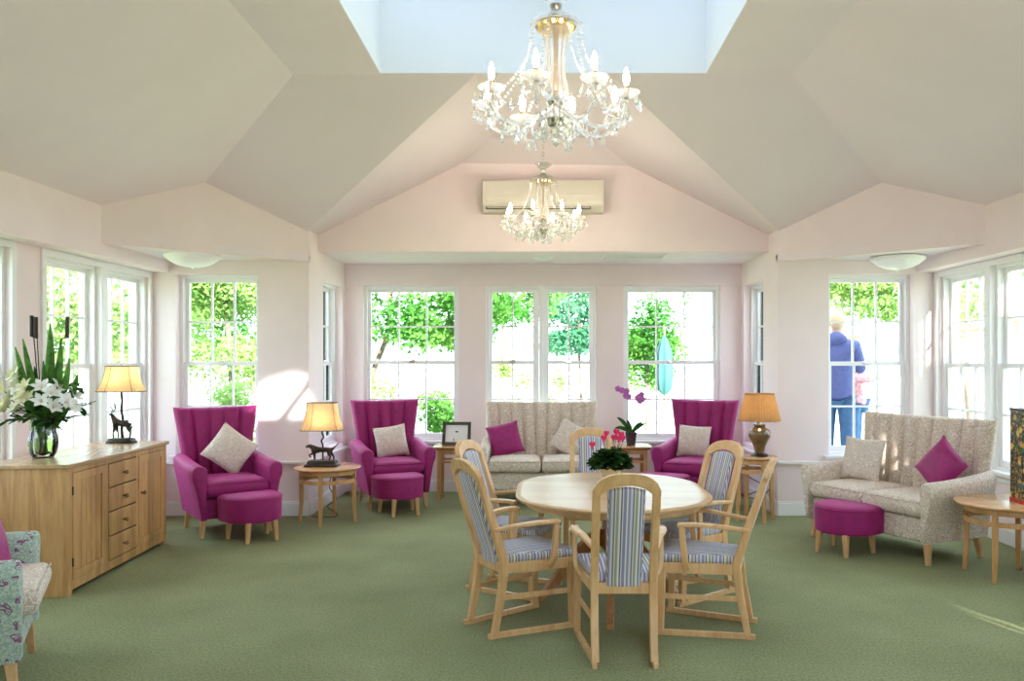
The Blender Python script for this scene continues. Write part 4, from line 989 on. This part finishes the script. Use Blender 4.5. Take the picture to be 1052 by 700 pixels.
# vase with lilies on the sideboard
VX, VY, VZ = -3.62, 5.92, .90
t = thing('vase', 'clear glass vase full of stems at the near end of the sideboard', 'vase', (VX, VY, VZ))
q = MB(); q.lathe([(.001, 0), (.065, 0), (.085, .03), (.098, .10), (.095, .14), (.082, .19), (.085, .27), (.10, .30), (.096, .30), (.081, .27), (.078, .19), (.09, .14), (.092, .10), (.08, .035), (.001, .012)], 36); q.build('glass', M['vglass'], t)
q = MB(); q.lathe([(.001, .013), (.076, .036), (.089, .10), (.087, .14), (.001, .142)], 28); q.build('water', M['water'], t)
rnd = random.Random(11)
def V3(x, y, z): return (VX+x, VY+y, VZ+z)
def stemobj(nm, tip, lab, cat, grp, build, mat, r=.004):
    a = rnd.random()*2*PI; st = (VX+.03*math.cos(a), VY+.03*math.sin(a), VZ+.03)
    nx, ny = VX+.04*math.cos(a+2.5), VY+.04*math.sin(a+2.5)
    o = thing(nm, lab, cat, (VX, VY, VZ), 0, grp)
    def loc(p): return Vector(p)-Vector((VX, VY, VZ))
    q = MB(); q.tube(smooth_pts([loc(st), loc((nx, ny, VZ+.28)), loc(V3(*tip))], 6), r, 6); q.build('stem', M['plan'], o)
    build(o, Vector(tip)); return o
def lily_bloom(mat, size):
    def f(o, p):
        out = Vector((p.x, p.y, .12)).normalized(); q = MB(); u = out.cross(Vector((0, 0, 1))).normalized(); w = u.cross(out)
        for k_ in range(6):
            a = 2*PI*k_/6; d = out*.55+u*math.cos(a)+w*math.sin(a); petal(q, p, d, size, size*.5, .25, up=out)
        q.build('bloom', mat, o)
        q = MB()
        for k_ in range(4):
            a = 2*PI*k_/4; q.tube([p, p+(out+u*.3*math.cos(a)+w*.3*math.sin(a))*size*.5], .002, 4)
        q.build('stamen', M['paper'], o)
    return f
for tip in ((.10, -.08, .46), (.17, -.05, .40), (.06, -.12, .40), (.20, .02, .44), (.13, -.10, .36), (.05, -.10, .50), (.24, -.06, .36), (.12, -.02, .50), (.21, -.10, .40)):
    stemobj('white_lily', tip, 'white lily or orchid bloom on the right of the sideboard bouquet', 'flower', 'white blooms in the bouquet', lily_bloom(M['lily'], .085), None)
for tip in ((-.08, -.10, .44), (-.14, -.06, .52), (-.18, -.08, .42), (-.05, -.12, .50), (-.12, -.10, .58), (-.22, -.02, .38), (-.17, -.02, .60), (-.24, -.06, .48), (-.10, -.12, .36), (-.03, -.12, .42), (-.20, -.09, .35)):
    stemobj('cream_blossom', tip, 'creamy yellow blossom on the left of the sideboard bouquet', 'flower', 'cream blossoms in the bouquet', lily_bloom(M['cream'], .088), None)
for bx, tx, h, w in ((-.02, -.16, .80, .075), (.0, -.10, .86, .07), (.02, .02, .82, .075), (.02, .07, .97, .085), (.03, .13, .86, .08), (.04, .18, .72, .07), (0, .03, .70, .07), (-.02, -.06, .66, .075), (.03, .22, .60, .08), (-.03, -.2, .64, .07), (.02, .10, .66, .085)):
    q = MB(); long_leaf(q, (bx, 0, .16), (tx, rnd.uniform(-.06, .08), h), w*.95, (tx*.25, 0, 0), 10)
    o = q.build('tall_leaf', M['plan'], loc=(VX, VY, VZ)); tag(o, 'long green blade leaf rising from the sideboard bouquet', 'leaf', 'tall leaves in the bouquet')
for tx, h in ((-.10, 1.03), (-.07, 1.02), (.155, 1.02)):
    q = MB(); q.tube([(0, 0, .1), (tx*.8, .02, h-.16), (tx, .03, h-.15), (tx*1.02, .03, h)], [.003, .004, .014, .014], 8)
    tag(q.build('bulrush', M['stick'], loc=(VX, VY, VZ)), 'dark bulrush stick poking out above the bouquet leaves', 'stick', 'dark sticks in the bouquet')
for tip in ((.22, -.08, .28), (-.22, -.06, .27), (.10, -.16, .27), (-.08, -.17, .28), (.28, 0, .36), (-.26, .02, .33), (0, -.16, .33), (.20, .06, .50), (.16, -.14, .24)):
    def spray(o, p):
        q = MB(); dd = Vector((p.x, p.y, -.03)).normalized()
        for k_ in range(7):
            a = rnd.uniform(-1.2, 1.2); d = Matrix.Rotation(a, 3, 'Z') @ dd; d.z = rnd.uniform(-.7, .5); petal(q, p-dd*rnd.uniform(0, .12), d, rnd.uniform(.07, .12), .045, .15)
        q.build('leaves', M['dleaf'], o)
    stemobj('leaf_spray', tip, 'dark green leaf spray around the rim of the bouquet', 'foliage', 'leaf sprays in the bouquet', spray, None, .003)

# festive box
t = thing('gift_box', 'tall dark festive box printed with baubles on the round table at the right edge', 'box', (3.70, 6.02, .555), R(-4))
q = MB(); q.bb((-.21, -.09, 0), (.21, .09, .69)); q.build('carton', M['festive'], t, bevel=.004)
q = MB(); q.bb((-.213, -.093, .0), (.213, .093, .03)); q.build('red_band', plain('festive_red', (.45, .02, .02), .4, noise=.4, nscale=40), t)
q = MB(); q.bb((-.213, -.093, .675), (.213, .093, .695)); q.build('lid_edge', plain('festive_dark', (.05, .03, .02), .4), t)

# ------------------------------------------------------------------ garden
mb = MB(); mb.bb((-60, YB+.3, -.25), (60, 19, -.12)); mb.bb((-60, -40, -.25), (-4.4, YB+.3, -.12)); mb.bb((4.4, -40, -.25), (60, YB+.3, -.12)); mb.bb((-4.4, EY+.3, -.25), (-2.7, YB+.3, -.12)); mb.bb((2.7, EY+.3, -.25), (4.4, YB+.3, -.12))
tag(mb.build('lawn', M['grass'], smooth=0), 'pale green lawn outside the windows', 'lawn', kind='structure')
mb = MB(); mb.bb((-60, 19, -.25), (60, 90, -.11)); mb.bb((-4.4, -40, -.25), (4.4, YN-.2, -.11)); tag(mb.build('paving', M['stone'], smooth=0), 'pale sunlit paving beyond the lawn', 'paving', kind='structure')
mb = MB(); mb.bb((2.75, 8.9, -.11), (6.2, 10.4, .26)); struct(mb, 'terrace_step', M['stone'])

def tree(name, label, cat, loc, blobs, n, leaf, mat, trunk=None, group='trees in the garden', seed=1, limbs=True):
    rr = random.Random(seed); t = thing(name, label, cat, loc, 0, group)
    q = MB(); wts = [b_[3]*b_[3]*b_[4] for b_ in blobs]
    for i in range(n):
        bl = rr.choices(blobs, wts)[0]
        d = Vector((rr.gauss(0, 1), rr.gauss(0, 1), rr.gauss(0, 1))).normalized()*(rr.random()**.4)
        c = Vector((bl[0]+d.x*bl[3], bl[1]+d.y*bl[3], bl[2]+d.z*bl[4]))
        a = Vector((rr.gauss(0, 1), rr.gauss(0, 1), rr.gauss(0, .8))).normalized(); s = a.cross(Vector((rr.gauss(0, 1), rr.gauss(0, 1), rr.gauss(0, 1)))).normalized(); l_ = leaf*rr.uniform(.6, 1.3)
        q.add([c-a*l_/2, c-s*l_*.28, c+a*l_/2, c+s*l_*.28], [(0, 1, 2, 3)])
    q.build('foliage', mat, t, smooth=0, weld=False)
    if trunk:
        pts, r = trunk
        q = MB(); q.tube(smooth_pts(pts, 4), [r*(1-.5*i/(4*(len(pts)-1))) for i in range(4*(len(pts)-1)+1)], 10)
        if limbs:
            top = Vector(pts[-1])
            for bl in blobs[:6]: q.tube(smooth_pts([Vector(pts[-2]), (top+Vector(bl[:3]))/2+Vector((0, 0, .2)), Vector(bl[:3])], 4), [r*.35*(1-.7*i/8) for i in range(9)], 6)
        q.build('trunk', M['bark'], t)
    return t
T = tree
def crown(rr, w, d, z0, z1, k_, br, bh): return [(rr.uniform(-w, w), rr.uniform(-d, d), rr.uniform(z0, z1), br*rr.uniform(.7, 1.2), bh*rr.uniform(.7, 1.1)) for _ in range(k_)]
g = random.Random(5)
T('tree', 'leafy green tree filling the upper panes of the left back window', 'tree', (-3.1, 19, -.12), crown(g, 1.8, 1.0, 2.3, 4.3, 26, .85, .5), 15000, .14, M['leafA'], ([(-1.3, .6, 0), (-1.0, .6, 1.4), (-.6, .4, 2.4), (-.4, 0, 4.2)], .09), seed=2, limbs=False)
T('tree', 'thin leafy branches of a tree seen in the middle back window', 'tree', (-.7, 22, -.12), crown(g, .9, .8, 2.6, 4.2, 9, .6, .42), 2600, .14, M['leafA'], ([(-.45, 0, 0), (-.4, 0, 2), (-.3, 0, 3.6), (.0, 0, 4.4)], .045), seed=3, limbs=False)
T('tree', 'dense green tree in the right half of the middle back window', 'tree', (1.1, 25, -.12), crown(g, .8, .8, 2.0, 4.4, 16, .7, .5), 6500, .15, M['leafC'], ([(.1, 0, 0), (0, 0, 2), (0, 0, 4)], .06), seed=4, limbs=False)
T('tree', 'rounded bright tree at the left of the right back window', 'tree', (2.55, 20, -.12), crown(g, .55, .6, 1.3, 3.0, 14, .52, .45), 6000, .12, M['leafA'], ([(0, 0, 0), (0, 0, 1), (0, 0, 2.4)], .06), seed=5, limbs=False)
T('tree', 'weeping branch tip hanging in the right back window', 'tree', (4.5, 22, -.12), [(-.6, 0, 4.0, .5, .4), (-.7, 0, 3.4, .22, .5), (-.2, 0, 4.6, 1.0, .5), (-.72, 0, 2.9, .14, .3), (.4, .2, 3.9, .3, .4)], 1100, .13, M['leafA'], ([(2.6, 0, 0), (2.4, 0, 2), (1.2, 0, 4.2), (0, 0, 4.6)], .09), seed=6, limbs=False)
T('tree', 'pale green tree filling the left bay window', 'tree', (-7.1, 18, -.12), crown(g, 1.6, 1.0, 1.5, 4.4, 24, .8, .6), 12000, .13, M['leafB'], ([(.3, 0, 0), (.2, 0, 2), (0, 0, 4)], .08), seed=7, limbs=False)
T('tree', 'darker tree behind the left bay window', 'tree', (-8.2, 24, -.12), crown(g, 2.0, 1.2, 2.0, 5.6, 16, 1.0, .7), 6000, .17, M['leafA'], ([(0, 0, 0), (0, 0, 3), (0, 0, 5)], .12), seed=8, limbs=False)
T('tree', 'bright tree above the people outside the right bay window', 'tree', (7.9, 20, -.12), crown(g, 2.0, 1.0, 2.9, 4.2, 22, .75, .4), 10000, .14, M['leafB'], ([(2.6, 0, 0), (2.2, 0, 2), (.8, 0, 4)], .10), seed=9, limbs=False)
T('tree', 'pale tree beyond the left wall windows', 'tree', (-11.6, 21, -.12), crown(g, 2.4, 2.0, 1.3, 4.6, 24, 1.0, .6), 8000, .2, M['leafB'], ([(0, 0, 0), (0, 0, 2), (0, 0, 4)], .12), seed=10, limbs=False)
T('tree', 'pale tree beyond the near left windows', 'tree', (-13.5, 15, -.12), crown(g, 2.2, 2.2, 1.6, 4.6, 16, .9, .6), 4200, .2, M['leafB'], ([(0, 0, 0), (0, 0, 2), (0, 0, 4)], .12), seed=11, limbs=False)
T('tree', 'pale tree beyond the right wall windows', 'tree', (13.2, 24, -.12), crown(g, 1.9, 2.0, 2.6, 5.0, 12, .8, .5), 3000, .2, M['leafB'], ([(0, 0, 0), (0, 0, 2), (0, 0, 4)], .10), seed=12, limbs=False)
T('shrub', 'round green shrub in the lower right of the left back window', 'shrub', (-2.2, 17.5, -.12), crown(g, .3, .35, .35, 1.2, 8, .36, .36), 2200, .10, M['leafA'], None, 'shrubs in the garden', 13)
T('shrub', 'pale shrub at the foot of the left back window trees', 'shrub', (-3.7, 16.5, -.12), crown(g, .75, .4, .3, 1.2, 9, .4, .4), 2000, .10, M['leafB'], None, 'shrubs in the garden', 14)
T('shrub', 'pale bushy shrub low in the left bay window', 'shrub', (-6.0, 14.6, -.12), crown(g, .9, .4, .3, 1.3, 9, .4, .4), 2200, .10, M['leafB'], None, 'shrubs in the garden', 15)
T('shrub', 'small pale shrub low in the middle back window', 'shrub', (.35, 18, -.12), crown(g, .2, .25, .25, 1.4, 6, .22, .32), 600, .10, M['leafB'], None, 'shrubs in the garden', 16)
T('shrub', 'low green shrub below the branches in the middle back window', 'shrub', (-.75, 19, -.12), crown(g, .3, .3, .5, 1.7, 6, .25, .3), 900, .10, M['leafB'], None, 'shrubs in the garden', 17)
SD = Vector((-.30, .82, -.40)).normalized()
KEEP = [((-2.66, 8.45, 1.13), .27), ((3.28, 7.08, .80), .27), ((3.42, 6.5, .70), .14), ((3.9, 8.45, 1.75), .20), ((3.32, 6.62, 0), .07), ((3.42, 6.45, 0), .06), ((2.82, 5.0, 0), .09)]  # sun patch targets; the added crowns stay open along the rays to them
def shading_tree(label, loc, blobs, n, leaf, seed):
    # unseen tree added to block the sun, leafless along rays to chosen patches
    rr = random.Random(seed); t = thing('tree', label, 'tree', loc, 0, 'trees in the garden'); q = MB(); o_ = Vector(loc)
    for i in range(n):
        bl = rr.choice(blobs); d = Vector((rr.gauss(0, 1), rr.gauss(0, 1), rr.gauss(0, 1))).normalized()*(rr.random()**.4)
        c = Vector((bl[0]+d.x*bl[3], bl[1]+d.y*bl[3], bl[2]+d.z*bl[4])); wc = c+o_; bad = False
        for kp, kr in KEEP:
            v = wc-Vector(kp); 
            if (v-SD*v.dot(SD)).length < kr+leaf*.35: bad = True; break
        if bad: continue
        a = Vector((rr.gauss(0, 1), rr.gauss(0, 1), rr.gauss(0, .8))).normalized(); s = a.cross(Vector((rr.gauss(0, 1), rr.gauss(0, 1), rr.gauss(0, 1)))).normalized(); l_ = leaf*rr.uniform(.6, 1.2)
        q.add([c-a*l_/2, c-s*l_*.3, c+a*l_/2, c+s*l_*.3], [(0, 1, 2, 3)])
    q.build('foliage', M['leafC'], t, smooth=0, weld=False)
    q = MB(); q.tube(smooth_pts([(0, 0, 0), (.1, 0, 2), (0, .1, 4), (-.1, 0, 6)], 4), [.22-.01*i for i in range(13)], 10); q.build('trunk', M['bark'], t)
bl = [(x, y, z, 1.3, 1.1) for x, y, z in ((x_, y_, 4.7+.4*(x_+1.5)+g.uniform(-.3, .3)) for x_ in (-2.9, -1.3, .4, 2.0) for y_ in (-3, -1.4, .2, 1.8))]  # crown added out of view, between the sun and the right windows
shading_tree('added unseen tree blocking the sun from the near right windows', (7.6, -.6, -.12), bl, 13000, .30, 40)
shading_tree('added unseen tree blocking the sun at right, behind the camera', (7.6, -6.8, -.12), bl, 13000, .30, 41)
bl = [(x, y, z, 1.4, 1.2) for x, y, z in ((x_, y_, 8.9+g.uniform(-.5, .5)) for x_ in (-2.2, -.7, .8, 2.2) for y_ in (-2.8, -1, .8, 2.6))]  # higher crown added out of view, between the sun and the skylight
shading_tree('added unseen tall tree blocking the sun from the skylight', (2.8, -4.8, -.12), bl, 20000, .30, 42)
# closed turquoise parasol
t = thing('garden_parasol', 'closed turquoise parasol beside the rounded tree in the right back window', 'parasol', (2.36+.04, 16.2, -.12))
q = MB(); q.tube([(0, 0, 0), (0, 0, 2.35)], .022, 8); q.build('pole', M['bark'], t)
q = MB(); q.lathe([(.04, 1.05), (.13, 1.15), (.16, 1.4), (.14, 1.9), (.08, 2.1), (.02, 2.22)], 24, flute=.12, fn=8); q.build('canopy', M['tealc'], t)
q = MB(); q.lathe([(.001, 0), (.25, 0), (.25, .05), (.04, .07), (.03, .3), (.001, .3)], 20); q.build('base', M['stone'], t)

# ------------------------------------------------------------------ people on the terrace
def person(label, loc, rz, H, top_m, leg_m, hair_m, arm_pose=0, long_hair=False):
    t = thing('person', label, 'person', loc, rz); k_ = H/1.78
    V = [(0, 0, .95), (0, 0, 1.12), (0, .01, 1.30), (0, .01, 1.42), (0, 0, 1.50), (0, -.01, 1.58), (0, -.02, 1.66), (0, -.01, 1.73)]
    E = [(0, 1), (1, 2), (2, 3), (3, 4), (4, 5), (5, 6), (6, 7)]
    Rr = [(.12, .10), (.12, .10), (.17, .11), (.12, .09), .055, .062, (.080, .095), (.055, .065)]
    legs_, arms_ = [], []
    for s in (-1, 1):
        i = len(V); V += [(s*.09, 0, .86), (s*.10, -.01, .50), (s*.10, .02, .10), (s*.10, -.10, .03)]; E += [(0, i), (i, i+1), (i+1, i+2), (i+2, i+3)]; Rr += [.088, .058, .040, (.045, .03)]; legs_.append(i)
    for s in (-1, 1):
        i = len(V)
        if arm_pose: el, wr = (s*.24, -.04, 1.16), (s*.16, -.24, 1.18)
        else: el, wr = (s*.25, .03, 1.14), (s*.25, -.06, .90)
        V += [(s*.18, .01, 1.41), el, wr]; E += [(3, i), (i, i+1), (i+1, i+2)]; Rr += [.058, .042, .028]; arms_.append((el, wr))
        w = Vector(wr); d = (w-Vector(el)).normalized(); pm = w+d*.055; j = len(V); V.append(tuple(pm)); E.append((i+2, j)); Rr.append((.034, .018))
        sd = Vector((1, 0, 0)) if abs(d.x) < .7 else Vector((0, 1, 0))
        for f_, (o_, ln) in enumerate(((-.024, .058), (-.008, .068), (.008, .066), (.024, .052))):
            a = pm+sd*o_+d*.03; b_ = a+d*ln+Vector((0, -.012, 0)); n_ = len(V); V += [tuple(a), tuple(b_)]; E += [(j, n_), (n_, n_+1)]; Rr += [.009, .007]
        a = pm+Vector((-s*.02, -.02, 0)); b_ = a+d*.03+Vector((-s*.012, -.03, 0)); n_ = len(V); V += [tuple(a), tuple(b_)]; E += [(j, n_), (n_, n_+1)]; Rr += [.010, .008]
    skin_mesh('body', V, E, Rr, M['skin'], t, 1, scale=k_)
    # clothes
    V = [(0, 0, .80), (0, 0, .92), (0, .01, 1.12), (0, .01, 1.32), (0, .01, 1.43), (0, 0, 1.50)]; E = [(0, 1), (1, 2), (2, 3), (3, 4), (4, 5)]; Rr = [(.19, .17), (.20, .17), (.18, .15), (.20, .15), (.15, .11), (.08, .07)]
    for s, (el, wr) in zip((-1, 1), arms_):
        i = len(V); V += [(s*.185, .01, 1.41), el, wr]; E += [(4, i), (i, i+1), (i+1, i+2)]; Rr += [.078, .060, .044]
    skin_mesh('top', V, E, Rr, top_m, t, 2, scale=k_)
    V = [(0, 0, .97)]; E = []; Rr = [(.175, .155)]
    for s in (-1, 1):
        i = len(V); V += [(s*.09, 0, .84), (s*.10, -.01, .50), (s*.10, .015, .08)]; E += [(0, i), (i, i+1), (i+1, i+2)]; Rr += [.105, .078, .062]
    skin_mesh('trousers', V, E, Rr, leg_m, t, 2, scale=k_)
    q = MB(); q.sphere((0, .075*k_, 1.49*k_), .10*k_, 14, 8, (1.15, .7, .75)); q.build('hood', top_m, t)
    q = MB(); q.sphere((0, .012*k_, 1.685*k_), .098*k_, 16, 10, (.88, 1.0, 1.05)); q.v = [v for v in q.v]
    if long_hair: q.sphere((0, .06*k_, 1.55*k_), .09*k_, 12, 8, (.9, .5, 1.5))
    for v in q.v:
        if v.y < -.02*k_ and v.z < 1.70*k_: v.y = -.02*k_
    q.build('hair', hair_m, t)
    for s in (-1, 1):
        q = MB(); q.sphere((s*.03*k_, -.098*k_, 1.665*k_), .009*k_, 8, 6); q.build('eye', M['black'], t)
    q = MB(); q.sphere((0, -.110*k_, 1.64*k_), .013*k_, 8, 6, (.8, 1, 1.4)); q.build('nose', M['skin'], t)
    q = MB(); q.sphere((0, -.096*k_, 1.608*k_), .016*k_, 8, 4, (1.4, .5, .4)); q.build('mouth', M['pinkcloth'], t)
    for s in (-1, 1):
        q = MB(); q.bb((s*.10*k_-.05, -.20, .0), (s*.10*k_+.05, .08, .07)); q.build('shoe', M['black'], t, bevel=.02)
    return t
person('person in a blue hooded top and jeans standing outside the right bay window', (3.36, 9.35, .26), R(150), 1.90, M['hoodie'], M['jeans'], M['hair'], 1)
person('person in a pink and white patterned top beside the one in blue outside', (3.78, 9.95, .26), R(60), 1.70, M['pinkcloth'], M['jeans'], M['hair'], 1, True)

# ------------------------------------------------------------------ light
w = bpy.data.worlds.new('world'); SC.world = w; w.use_nodes = True; nt = w.node_tree; bg = nt.nodes['Background']
bg.inputs['Color'].default_value = (.69, .85, 1.0, 1); bg.inputs['Strength'].default_value = 4.4
sun = bpy.data.lights.new('sun', 'SUN'); sun.energy = 26; sun.angle = R(.6); sun.color = (1, .95, .86)
so = bpy.data.objects.new('sun', sun); COL.objects.link(so)
so.rotation_euler = Vector((-.30, .82, -.40)).to_track_quat('-Z', 'Y').to_euler()
# ------------------------------------------------------------------ camera
cd = bpy.data.cameras.new('camera'); cam = bpy.data.objects.new('camera', cd); COL.objects.link(cam)
cam.location = (0, 0, 1.6); cam.rotation_euler = (PI/2, 0, 0)
cd.sensor_width = 36; cd.sensor_fit = 'HORIZONTAL'; cd.lens = 840/1052*36; cd.shift_x = -32/1052; cd.shift_y = 21/1052; cd.clip_end = 300
SC.camera = cam
vs = SC.view_settings; vs.view_transform = 'Standard'; vs.look = 'None'; vs.gamma = 1; vs.use_curve_mapping = False; vs.exposure = .74
SC.cycles.use_denoising = True; SC.cycles.max_bounces = 10; SC.cycles.diffuse_bounces = 6; SC.cycles.transparent_max_bounces = 24
SC.cycles.transmission_bounces = 8; SC.cycles.sample_clamp_indirect = 8; SC.cycles.caustics_reflective = False; SC.cycles.caustics_refractive = False
